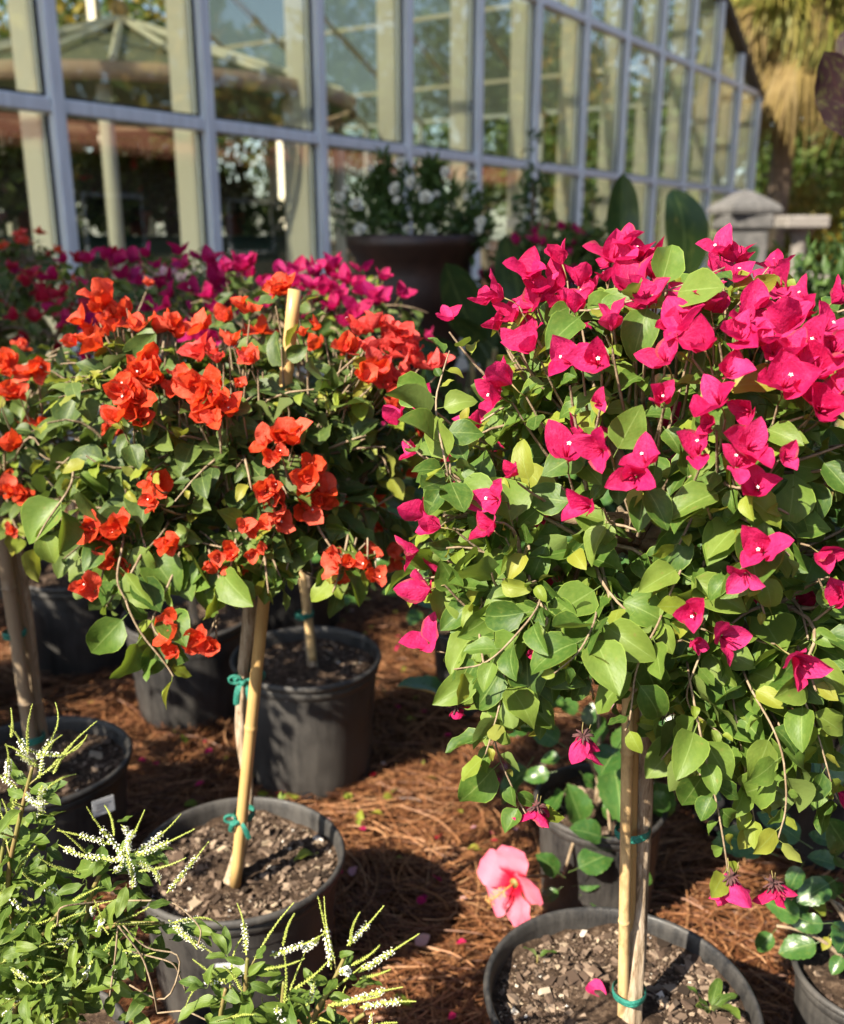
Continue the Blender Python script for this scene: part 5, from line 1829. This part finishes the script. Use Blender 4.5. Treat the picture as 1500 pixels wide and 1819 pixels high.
def build_hibiscus():
    c = PZ(1068, 1418, .26)
    X, Y = c.x, c.y
    g = empty('hibiscus_plant', (X, Y, 0), 'small hibiscus in grey pot with one large salmon pink flower leaning out', 'potted plant', 'potted hibiscus plants')
    o0 = np.array(g.location)
    make_pot(g, X, Y, .128, .26, 5, warp=.015, nchips=700, soilz=.03)
    r = np.random.default_rng(61)
    recs = []
    for q in [(1010, 1330, 940, 1280), (1040, 1300, 1050, 1250), (1005, 1345, 960, 1350), (990, 1370, 930, 1380), (1030, 1370, 1062, 1400), (1040, 1480, 1015, 1400), (1085, 1490, 1020, 1470), (990, 1560, 1000, 1480), (1010, 1550, 1090, 1510), (1015, 1575, 1070, 1560), (1030, 1590, 1095, 1600), (1000, 1575, 960, 1600), (1005, 1560, 960, 1520), (1090, 1470, 1080, 1420),
              (1150, 1400, 1190, 1440), (1150, 1330, 1215, 1350), (1160, 1370, 1185, 1460), (1130, 1300, 1200, 1290), (1160, 1300, 1240, 1330), (960, 1290, 900, 1260), (1040, 1270, 990, 1240), (1075, 1600, 1040, 1640), (1120, 1540, 1160, 1570), (1090, 1350, 1120, 1290)]:
        hib_leaf_px(recs, *q, 1.80 + r.uniform(-.06, .06), r)
    for _ in range(64):
        p = np.array([X, Y, .52]) + r.normal(0, 1, 3) * (.11, .09, .09)
        y = nrm(p - np.array([X, Y, .42]) + r.normal(0, .05, 3))
        recs.append((p, y, nrm(UPA * .8 + SUNA * .5 + r.normal(0, .3, 3)), r.uniform(.075, .11), 'hib'))
    add_leaves(g, recs, 60)
    A = Acc()
    for (ex, ey, d) in ((1000, 1560, 1.78), (1020, 1330, 1.82), (1140, 1340, 1.85), (1085, 1490, 1.80), (1060, 1260, 1.9), (1100, 1300, 1.9)):
        e = np.array(P(ex, ey, d)) - o0
        b = bez(np.array([r.normal(0, .015), r.normal(0, .015), .22]), np.array([e[0] * .35, e[1] * .35, max(.34, e[2])]), e, 9)
        V, F, u = tube(b, np.linspace(.0052, .0026, 9), 6)
        A.add(V, F, u)
    hb = np.array(P(916, 1568, 1.72)) - nrm(np.array([-.72, -.66, .12])) * .028 - o0
    V, F, u = tube(bez(np.array(P(1000, 1555, 1.79)) - o0, np.array(P(965, 1555, 1.80)) - o0, hb, 8), np.linspace(.0032, .0024, 8), 6)
    A.add(V, F, u)
    A.obj('stems', M['twig'], g)
    plant_tag(g, PZ(1086, 1545, .16) + Vector((0, -.02, 0)), .052, .034, (1, .1, 0), (0, .1, 1))
    # flower: five broad petals, column of stamens
    fc = np.array(P(916, 1568, 1.72))
    ax = nrm(np.array([-.72, -.66, .12]))
    F_ = link('hibiscus_flower', None, g)
    xx = nrm(np.cross(UPA, ax))
    R = np.stack([xx, np.cross(ax, xx), ax], -1)
    A = Acc()
    V, F, u = tube([(0, 0, -.03), (0, 0, -.01), (0, 0, .005)], [.003, .006, .009], 8)
    A.add(V, F, u)
    F_.parent = g
    bpy.data.objects.remove(F_)
    F_ = A.obj('hibiscus_flower', M['stem'], g)
    place(F_, fc - o0, R, 1.0)
    for k in range(5):
        th = 1.2566 * k + .35
        V, Q, U = leaf_arrays(.072, .066, a=.62, b=.34, fold=.10, curl=.55, wave=.055, nl=12, petiole=0, seed=70 + k, wf=2.2)
        V[:, 2] += .004 * np.sin(V[:, 0] * 160 + k) * np.clip(V[:, 1] / .07, 0, 1)
        op = math.radians(66 + 6 * (k % 2))
        rad = np.array([math.cos(th), math.sin(th), 0])
        y = np.array([0, 0, 1.0]) * math.cos(op) + rad * math.sin(op)
        n = np.array([0, 0, 1.0]) * math.sin(op) - rad * math.cos(op)
        n = nrm(n + .25 * np.cross(y, n))
        Fr = frames(y[None], n[None])[0]
        Acc().add(V @ Fr.T + rad * .004, Q, U).obj('petal', M['petal'], F_)
    A = Acc()
    V, F, u = tube([(0, 0, 0), (.001, -.004, .03), (.002, -.012, .07)], [.0022, .0018, .0012], 6)
    A.add(V, F, u)
    for k in range(60):
        t = r.uniform(.45, 1.0)
        base = np.array([.002 * t, -.012 * t ** 1.6, .07 * t])
        d = nrm(np.array([r.normal(), r.normal(), .4])) * r.uniform(.005, .010)
        V, F, u = tube([base, base + d], [.0004, .0003], 3, cap=False)
        A.add(V, F, u)
        V, F, u = tube([base + d * .95, base + d * 1.1, base + d * 1.25], [.0006, .0012, .0005], 5)
        A.add(V, F, u)
    A.obj('stamen_column', M['anther'], F_)

    # second hibiscus at the right edge
    c = PZ(1545, 1725, .23)
    X, Y = c.x, c.y
    g = empty('hibiscus_plant', (X, Y, 0), 'hibiscus with yellowing leaves in grey pot at the lower right corner', 'potted plant', 'potted hibiscus plants')
    o0 = np.array(g.location)
    make_pot(g, X, Y, .11, .23, 6, warp=.01, nchips=200, soilz=.03)
    r = np.random.default_rng(62)
    recs = []
    for q in [(1470, 1670, 1385, 1690), (1480, 1640, 1410, 1640), (1475, 1680, 1500, 1650), (1440, 1640, 1365, 1600), (1490, 1560, 1420, 1600), (1500, 1540, 1440, 1520), (1380, 1650, 1345, 1690), (1400, 1570, 1370, 1600), (1430, 1530, 1400, 1580), (1500, 1600, 1460, 1560), (1490, 1500, 1440, 1480), (1500, 1690, 1480, 1730), (1450, 1600, 1395, 1620)]:
        hib_leaf_px(recs, *q, 1.48 + r.uniform(-.05, .05), r)
    for q in [(1480, 1620, 1430, 1595), (1475, 1660, 1462, 1690)]:
        hib_leaf_px(recs, *q, 1.48, r, key='young')
    for _ in range(30):
        p = np.array([X + .02, Y, .45]) + r.normal(0, 1, 3) * (.09, .09, .09)
        recs.append((p, nrm(p - np.array([X, Y, .36])), nrm(UPA * .8 + SUNA * .5 + r.normal(0, .3, 3)), r.uniform(.055, .08), 'hib'))
    add_leaves(g, recs, 45)
    A = Acc()
    for (ex, ey, d) in ((1475, 1670, 1.48), (1380, 1645, 1.48), (1480, 1600, 1.5), (1500, 1520, 1.5), (1420, 1560, 1.5)):
        e = np.array(P(ex, ey, d)) - o0
        b = bez(np.array([r.normal(0, .01), r.normal(0, .01), .19]), np.array([e[0] * .4, e[1] * .4, max(.3, e[2])]), e, 9)
        V, F, u = tube(b, np.linspace(.0048, .0024, 9), 6)
        A.add(V, F, u)
    A.obj('stems', M['twig'], g)
    # third: dark plants behind the pink tree
    for i, (px, Yb, lab) in enumerate([(1330, 1.95, 'shaded hibiscus plant with dark leaves just behind the pink tree trunk'), (1480, 1.85, 'dark leaved hibiscus plant behind the lower right of the pink bush'), (840, 2.55, 'low hibiscus plant in black pot seen under the left of the pink bush')]):
        q = PY(px, 1300, Yb)
        X, Y = q.x, q.y
        g = empty('hibiscus_plant', (X, Y, 0), lab, 'potted plant', 'potted hibiscus plants')
        make_pot(g, X, Y, .125, .25, 80 + i, warp=.012, nchips=150, soilz=.03)
        r = np.random.default_rng(90 + i)
        recs = []
        for _ in range(150):
            p = np.array([X, Y, .56]) + r.normal(0, 1, 3) * (.14, .11, .14)
            if p[2] < .3: continue
            recs.append((p, nrm(p - np.array([X, Y, .40]) + r.normal(0, .06, 3)), nrm(UPA * .7 + SUNA * .5 + r.normal(0, .35, 3)), r.uniform(.05, .085), 'hib'))
        add_leaves(g, recs, 80)
        A = Acc()
        for k in range(8):
            e = np.array([r.normal(0, .10), r.normal(0, .08), .55 + r.normal(0, .1)])
            V, F, u = tube(bez(np.array([0, 0, .21]), e * (.3, .3, .7), e, 7), np.linspace(.005, .0025, 7), 5)
            A.add(V, F, u)
        A.obj('stems', M['twig'], g)


build_hibiscus()


# ------------------------------------------------------------------ white spiked verbena shrubs in the foreground
def spike_mesh(seed, white):
    """unit-length flower spike along +Y: tight yellow-green buds above, opened white florets below"""
    r = np.random.default_rng(seed)
    A = Acc()
    t = np.linspace(0, 1, 12)
    bx, bz = r.normal(0, .10), r.normal(0, .10)
    cx = lambda q: np.array([bx * math.sin(q * 2.6), q, bz * math.sin(q * 2.2)])
    V, F, u = tube([cx(q) for q in t], np.linspace(.014, .006, 12), 5)
    A.add(V, F, u, mi=0)
    O = np.array([(0, 0, 0), (.5, .42, 0), (0, .42, .5), (-.5, .42, 0), (0, .42, -.5), (0, 1, 0)], float)
    OF = np.array([(0, 2, 1), (0, 3, 2), (0, 4, 3), (0, 1, 4), (5, 1, 2), (5, 2, 3), (5, 3, 4), (5, 4, 1)])
    nw = 30
    for k in range(nw):
        q = .05 + .95 * k / nw
        for j in range(3):
            th = j * 2.094 + k * 1.05 + r.normal(0, .2)
            d = nrm(np.array([math.cos(th), .75, math.sin(th)]))
            opened = q < white and r.random() < .8
            L = (.058 if opened else .05 * (1 - .55 * q)) * r.uniform(.8, 1.2)
            Rr = frames(d[None], r.normal(0, 1, (1, 3)))[0]
            A.add((O * (L * .55, L, L * .55)) @ Rr.T + cx(q), [OF], mi=0)
            if opened:
                e = cx(q) + d * L
                for z in range(4):
                    a2 = z * 1.571 + r.uniform(0, .5)
                    dd = nrm(Rr[:, 0] * math.cos(a2) + Rr[:, 2] * math.sin(a2) + d * .4)
                    R2 = frames(dd[None], d[None])[0]
                    A.add((O * (.020, .026, .008)) @ R2.T + e, [OF], mi=1)
    return A.mesh('flower_spike', [M['greenbud'], M['whitebud']], smooth=False)


SPIKES = [spike_mesh(1, .55), spike_mesh(2, .7), spike_mesh(3, .35), spike_mesh(4, 0.0), spike_mesh(5, .85)]


def verbena(label, X, Y, stems, spikes, leaves, extra, seed, pot):
    g = empty('verbena_shrub', (X, Y, 0), label, 'shrub', 'white spiked verbena shrubs')
    o0 = np.array(g.location)
    r = np.random.default_rng(seed)
    make_pot(g, X, Y, pot[0], pot[1], seed, nchips=200, soilz=.03)
    A = Acc()
    recs = []
    for pts in stems:
        W = [np.array([X + r.normal(0, .02), Y + r.normal(0, .02), pot[1] - .03])] + [np.array(P(*q)) for q in pts]
        W = np.array(W)
        k = np.linspace(0, len(W) - 1, 6 * len(W))
        b = np.stack([np.interp(k, np.arange(len(W)), W[:, i]) for i in range(3)], 1)
        for i in range(3):
            pad = np.concatenate([[b[0, i]] * 2, b[:, i], [b[-1, i]] * 2])
            b[:, i] = np.convolve(pad, np.ones(5) / 5, 'valid')
        V, F, u = tube(b - o0, np.linspace(.0042, .0019, len(b)), 6)
        A.add(V, F, u)
        # opposite leaf pairs at nodes
        cum = np.concatenate([[0], np.cumsum(np.linalg.norm(np.diff(b, axis=0), axis=1))])
        s = cum[-1] * .30
        az = r.uniform(0, 3)
        while s < cum[-1] - .01:
            i = int(np.searchsorted(cum, s))
            i = min(max(i, 1), len(b) - 1)
            p, T = b[i], nrm(b[i] - b[i - 1])
            for sg in (0, math.pi):
                d = np.array([math.cos(az + sg), math.sin(az + sg), 0.0])
                y = nrm(d + T * .25 - UPA * r.uniform(-.1, .45))
                recs.append((p, y, nrm(UPA * .8 + SUNA * .4 + r.normal(0, .3, 3)), r.uniform(.026, .048), 'verb'))
                if r.random() < .4:   # short side shoot with small leaves
                    e = p + y * .02 + T * .02
                    for q in range(3):
                        recs.append((e, nrm(y + T * .6 + r.normal(0, .5, 3)), nrm(UPA + r.normal(0, .4, 3)), r.uniform(.018, .03), 'verb'))
            if s > cum[-1] * .45 and r.random() < .75:   # slender side spike
                d = nrm(np.array([math.cos(az + .8), math.sin(az + .8) - .4, .55]) + T * .5)
                o = link('flower_spike', SPIKES[int(r.choice([2, 3, 3, 0]))], g)
                place(o, p + d * .012 - o0, frames(d[None], r.normal(0, 1, (1, 3)))[0], 1.0)
                o.matrix_basis = o.matrix_basis @ Matrix.Diagonal((.055, r.uniform(.045, .085), .055, 1))
                V, F, u = tube([p - o0, p + d * .014 - o0], .001, 4)
                A.add(V, F, u)
            az += 1.45
            s += r.uniform(.024, .040)
    for (bx, by, tx, ty, d, v) in spikes:
        b_, t_ = np.array(P(bx, by, d)), np.array(P(tx, ty, d + r.uniform(-.03, .03)))
        L = np.linalg.norm(t_ - b_)
        o = link('flower_spike', SPIKES[v], g)
        place(o, b_ - o0, frames(((t_ - b_) / L)[None], r.normal(0, 1, (1, 3)))[0], 1.0)
        sc = max(L, .02)
        o.matrix_basis = o.matrix_basis @ Matrix.Diagonal((max(.062, sc * .75), sc, max(.062, sc * .75), 1))
    for (bx, by, tx, ty, d) in leaves:
        hib_leaf_px(recs, bx, by, tx, ty, d, r, tilt=.55, key='verb')
    for (px, py, d, rad, n) in extra:
        c = np.array(P(px, py, d))
        for _ in range(int(n * 1.7)):
            p = c + r.normal(0, rad, 3)
            recs.append((p, nrm(r.normal(0, 1, 3) + (0, -.3, -.1)), nrm(UPA * .7 + SUNA * .5 + np.array([0, -.3, 0]) + r.normal(0, .4, 3)), r.uniform(.024, .045), 'verb'))
    add_leaves(g, recs, 260)
    # thin wiry old flower stalks
    A.obj('stems', M['stem'], g)
    return g, o0


vg, vo = verbena('white spiked verbena shrub at the lower left corner in front of the pots', -.53, 1.03,
        [[(50, 1750, 1.17), (18, 1620, 1.08), (14, 1545, 1.04), (45, 1412, 1.02), (59, 1358, 1.01)], [(110, 1760, 1.15), (150, 1660, 1.08), (160, 1590, 1.05), (185, 1540, 1.03), (223, 1515, 1.02)], [(70, 1760, 1.16), (120, 1690, 1.1), (200, 1640, 1.06), (300, 1640, 1.05)],
         [(30, 1770, 1.15), (50, 1700, 1.1), (90, 1640, 1.06), (120, 1600, 1.05)], [(20, 1770, 1.15), (-10, 1640, 1.1), (0, 1540, 1.06), (10, 1480, 1.05)], [(120, 1790, 1.15), (140, 1740, 1.1), (180, 1700, 1.06), (210, 1690, 1.06)], [(60, 1800, 1.15), (60, 1740, 1.08), (40, 1690, 1.05)]],
        [(59, 1358, 73, 1247, 1.01, 2), (50, 1340, 62, 1250, 1.01, 3), (20, 1310, 17, 1256, 1.02, 3), (40, 1330, 89, 1296, 1.01, 2), (65, 1340, 140, 1286, 1.0, 2), (86, 1370, 175, 1283, 1.0, 3), (95, 1375, 132, 1325, 1.0, 3), (85, 1400, 137, 1378, 1.0, 3), (59, 1358, 5, 1330, 1.01, 0), (59, 1358, 100, 1372, 1.0, 3), (50, 1350, 10, 1290, 1.02, 0), (59, 1358, 30, 1345, 1, 0),
         (80, 1400, 76, 1470, 1.0, 4), (75, 1395, 92, 1440, 1.0, 4), (10, 1390, 3, 1320, 1.02, 0),
         (223, 1520, 159, 1432, 1.01, 0), (203, 1485, 182, 1432, 1.02, 3), (223, 1510, 258, 1437, 1.01, 3), (220, 1530, 111, 1490, 1.0, 4), (195, 1500, 102, 1476, 1.02, 0), (235, 1520, 318, 1440, 1.01, 0), (240, 1522, 348, 1472, 1.0, 0), (246, 1548, 330, 1520, 1.0, 3), (296, 1587, 371, 1494, 1.0, 1), (225, 1515, 226, 1574, .99, 4), (215, 1505, 190, 1545, 1.0, 4), (230, 1515, 255, 1480, 1.0, 4), (223, 1515, 205, 1470, 1.0, 4), (140, 1552, 70, 1520, 1.03, 3), (240, 1530, 275, 1580, 1.0, 4),
         (305, 1640, 391, 1680, 1.03, 2), (315, 1655, 382, 1702, 1.03, 1), (300, 1635, 350, 1690, 1.04, 1), (121, 1685, 68, 1618, 1.05, 3), (5, 1710, 52, 1672, 1.05, 3), (20, 1722, 108, 1704, 1.04, 2), (60, 1600, 20, 1570, 1.06, 3), (0, 1620, 12, 1570, 1.06, 3),
         (30, 1400, 0, 1345, 1.03, 2), (70, 1380, 115, 1310, 1.0, 2), (45, 1410, 95, 1420, 1.0, 4), (20, 1440, 60, 1380, 1.04, 3), (15, 1480, 0, 1420, 1.04, 3), (110, 1590, 60, 1545, 1.04, 2), (130, 1600, 180, 1575, 1.03, 3), (180, 1640, 150, 1590, 1.03, 2), (90, 1650, 150, 1625, 1.03, 3), (20, 1650, 70, 1640, 1.05, 2), (150, 1720, 200, 1660, 1.04, 3), (40, 1760, 10, 1700, 1.05, 2), (100, 1760, 60, 1720, 1.05, 3), (200, 1740, 250, 1710, 1.04, 2)],
        [(45, 1415, 2, 1398, 1.02), (60, 1405, 130, 1388, 1.01), (200, 1545, 95, 1540, 1.02), (225, 1540, 280, 1580, 1.0), (225, 1570, 205, 1640, .99), (215, 1590, 165, 1670, 1.0), (260, 1610, 310, 1600, 1.0), (205, 1460, 240, 1448, 1.02), (40, 1450, 0, 1460, 1.03), (30, 1500, 80, 1480, 1.03), (150, 1570, 90, 1590, 1.03), (160, 1690, 200, 1700, 1.02), (120, 1700, 135, 1760, 1.02), (215, 1680, 215, 1750, 1.02), (170, 1700, 165, 1770, 1.02), (90, 1740, 75, 1800, 1.03), (110, 1780, 90, 1819, 1.03), (130, 1770, 150, 1815, 1.03), (55, 1640, 60, 1710, 1.03)],
        [(50, 1590, 1.08, .035, 16), (120, 1650, 1.08, .045, 22), (60, 1730, 1.09, .05, 26), (150, 1740, 1.08, .04, 16), (20, 1680, 1.07, .04, 16), (20, 1500, 1.07, .03, 10), (40, 1790, 1.07, .04, 18), (240, 1660, 1.07, .03, 10)], 71, (.125, .27))
A_ = Acc()
rv = np.random.default_rng(3)
for pts in ([(200, 1600), (105, 1610), (102, 1645)], [(210, 1640), (205, 1700), (195, 1770)], [(210, 1645), (255, 1700), (275, 1770), (280, 1800)], [(225, 1600), (310, 1600), (360, 1650), (352, 1680)], [(215, 1640), (260, 1690), (330, 1690), (300, 1790), (230, 1750)], [(230, 1690), (310, 1710), (330, 1760)], [(280, 1800), (330, 1795), (380, 1819)]):
    W = np.array([np.array(P(x, y, 1.02 + rv.normal(0, .01))) for x, y in pts])
    k = np.linspace(0, len(W) - 1, 18)
    b = np.stack([np.interp(k, np.arange(len(W)), W[:, i]) for i in range(3)], 1)
    for _ in range(3):
        b[1:-1] = (b[:-2] + b[1:-1] * 2 + b[2:]) / 4
    V, F, u = tube(b - vo, np.full(18, .0011), 4)
    A_.add(V, F, u)
A_.obj('dry_stalks', M['twig'], vg)

verbena('white spiked verbena shrub with long spikes at the bottom edge before the orange pot', -.17, .74,
        [[(540, 1880, 1.02), (560, 1800, .97), (590, 1750, .955), (617, 1690, .95)], [(425, 1900, 1.02), (435, 1790, .97), (438, 1730, .955), (440, 1700, .95)], [(470, 1900, 1.0), (500, 1800, .96), (505, 1740, .95)], [(400, 1900, 1.0), (390, 1810, .96), (402, 1752, .95)], [(640, 1900, 1.0), (620, 1820, .95), (650, 1800, .94)]],
        [(589, 1722, 563, 1588, .95, 0), (617, 1680, 684, 1607, .95, 0), (622, 1680, 644, 1621, .95, 3), (637, 1728, 747, 1660, .94, 0), (625, 1715, 672, 1677, .95, 3), (640, 1738, 692, 1720, .94, 3), (480, 1698, 575, 1650, .95, 0), (503, 1680, 525, 1626, .95, 3), (504, 1790, 502, 1690, .95, 3), (438, 1697, 414, 1607, .95, 0), (470, 1722, 540, 1700, .95, 3), (402, 1748, 343, 1703, .95, 3), (400, 1740, 338, 1803, .95, 2), (584, 1786, 673, 1768, .93, 3), (600, 1787, 718, 1758, .93, 1), (520, 1760, 585, 1700, .94, 3), (540, 1690, 565, 1670, .95, 1), (640, 1790, 740, 1785, .92, 1), (660, 1800, 690, 1819, .92, 2), (455, 1819, 440, 1745, .95, 3), (520, 1819, 505, 1780, .94, 4), (430, 1760, 395, 1720, .95, 3), (620, 1730, 590, 1735, .94, 4), (560, 1740, 500, 1770, .94, 2)],
        [(612, 1725, 640, 1745, .94), (600, 1700, 622, 1690, .95), (588, 1745, 535, 1735, .95), (565, 1760, 535, 1712, .95), (440, 1745, 498, 1768, .94), (430, 1782, 378, 1752, .94), (520, 1800, 460, 1785, .94), (580, 1785, 596, 1819, .93), (440, 1712, 395, 1700, .95), (450, 1700, 478, 1680, .95), (420, 1815, 360, 1815, .94), (545, 1810, 540, 1760, .94), (500, 1819, 470, 1800, .93), (445, 1800, 480, 1819, .93)],
        [(480, 1850, .98, .03, 10), (560, 1860, .98, .03, 10), (400, 1870, .98, .03, 8)], 72, (.12, .26))


# ------------------------------------------------------------------ fallen petals and leaves
def build_litter():
    r = np.random.default_rng(14)
    A = Acc()
    keys = ['magenta', 'crimson', 'pink', 'pale']
    for _ in range(120):
        y = r.uniform(1.5, 3.4)
        x = r.uniform(-.9, .55) * (y / 2)
        ki = int(r.choice(4, p=[.35, .25, .2, .2]))
        _, V, Q, U = BS[keys[ki]][int(r.integers(0, 6))]
        Fr = frames(r.normal(0, 1, (1, 3)) * (1, 1, .2), UPA[None] + r.normal(0, .3, (1, 3)))[0]
        A.add((V * r.uniform(.012, .026)) @ Fr.T + (x, y, .03), Q, U, r.random(), ki)
    tag(A.obj('fallen_petals', [M[k] for k in keys]), 'small fallen petals scattered over the pine straw', 'petals', kind='stuff')
    A = Acc()
    for _ in range(90):
        y = r.uniform(1.7, 3.2)
        x = -.22 * y / 2 + r.normal(0, .22)
        _, V, Q, U = LS['young'][int(r.integers(0, 5))]
        Fr = frames(r.normal(0, 1, (1, 3)) * (1, 1, .2), UPA[None] + r.normal(0, .4, (1, 3)))[0]
        A.add((V * r.uniform(.015, .035)) @ Fr.T + (x, y, .03), Q, U, r.random())
    tag(A.obj('fallen_leaves', M['young']), 'yellow green fallen leaves between the pots in shade', 'leaves', kind='stuff')
    for (px, py, z, s, k, lab, nm) in [(628, 1540, .035, .03, 'pale', 'pale fallen petal on shaded straw beside the orange pot', 'fallen_petal'), (738, 1678, .035, .035, 'pale', 'tan fallen petal at the middle of the straw beyond the verbena tips', 'fallen_petal'), (735, 1790, .035, .04, 'young', 'green yellow fallen leaf on straw by the verbena spikes', 'fallen_leaf'),
                                       (1045, 1748, .292, .035, 'pink', 'faded pink petal lying on the soil of the pink tree pot', 'fallen_petal'), (565, 1515, .262, .04, 'young', 'yellow fallen leaf at the rim inside the orange tree pot', 'fallen_leaf'), (740, 1600, .035, .022, 'magenta', 'dark pink petal on the shaded straw', 'fallen_petal'), (810, 1800, .035, .018, 'pink', 'small pink petal on sunlit straw left of the pink tree pot', 'fallen_petal')]:
        src = BS[k] if k in BS else LS[k]
        o = link(nm, src[int(r.integers(0, 5))][0])
        p = PZ(px, py, z)
        place(o, p, frames(r.normal(0, 1, (1, 3)) * (1, 1, .1), UPA[None] + r.normal(0, .25, (1, 3)))[0], s)
        tag(o, lab, 'petal' if 'petal' in nm else 'leaf', 'fallen petals and leaves')
    # little seedlings in the pots
    for (px, py, z, n, s, lab) in [(497, 1432, .25, 7, .022, 'tiny green weed seedling in the soil of the orange tree pot'), (1262, 1800, .283, 6, .05, 'small shoot with narrow leaves in the soil of the pink tree pot'), (955, 1708, .283, 2, .028, 'tiny green shoot at the left in the pink tree pot')]:
        p = PZ(px, py, z)
        g = empty('seedling', p, lab, 'seedling', 'seedlings in the pots')
        for k in range(n):
            th = 6.283 * k / n + r.normal(0, .3)
            o = link('leaf', LS['verb'][k % 6][0], g)
            y = np.array([math.cos(th), math.sin(th), r.uniform(.5, 1.2)])
            place(o, (0, 0, .008), frames(nrm(y)[None], (UPA + r.normal(0, .2, 3))[None])[0], s * r.uniform(.7, 1.2))
        V, F, u = tube([(0, 0, -.01), (0, 0, .012)], .0015, 5)
        Acc().add(V, F, u).obj('stem', M['stem'], g)


build_litter()
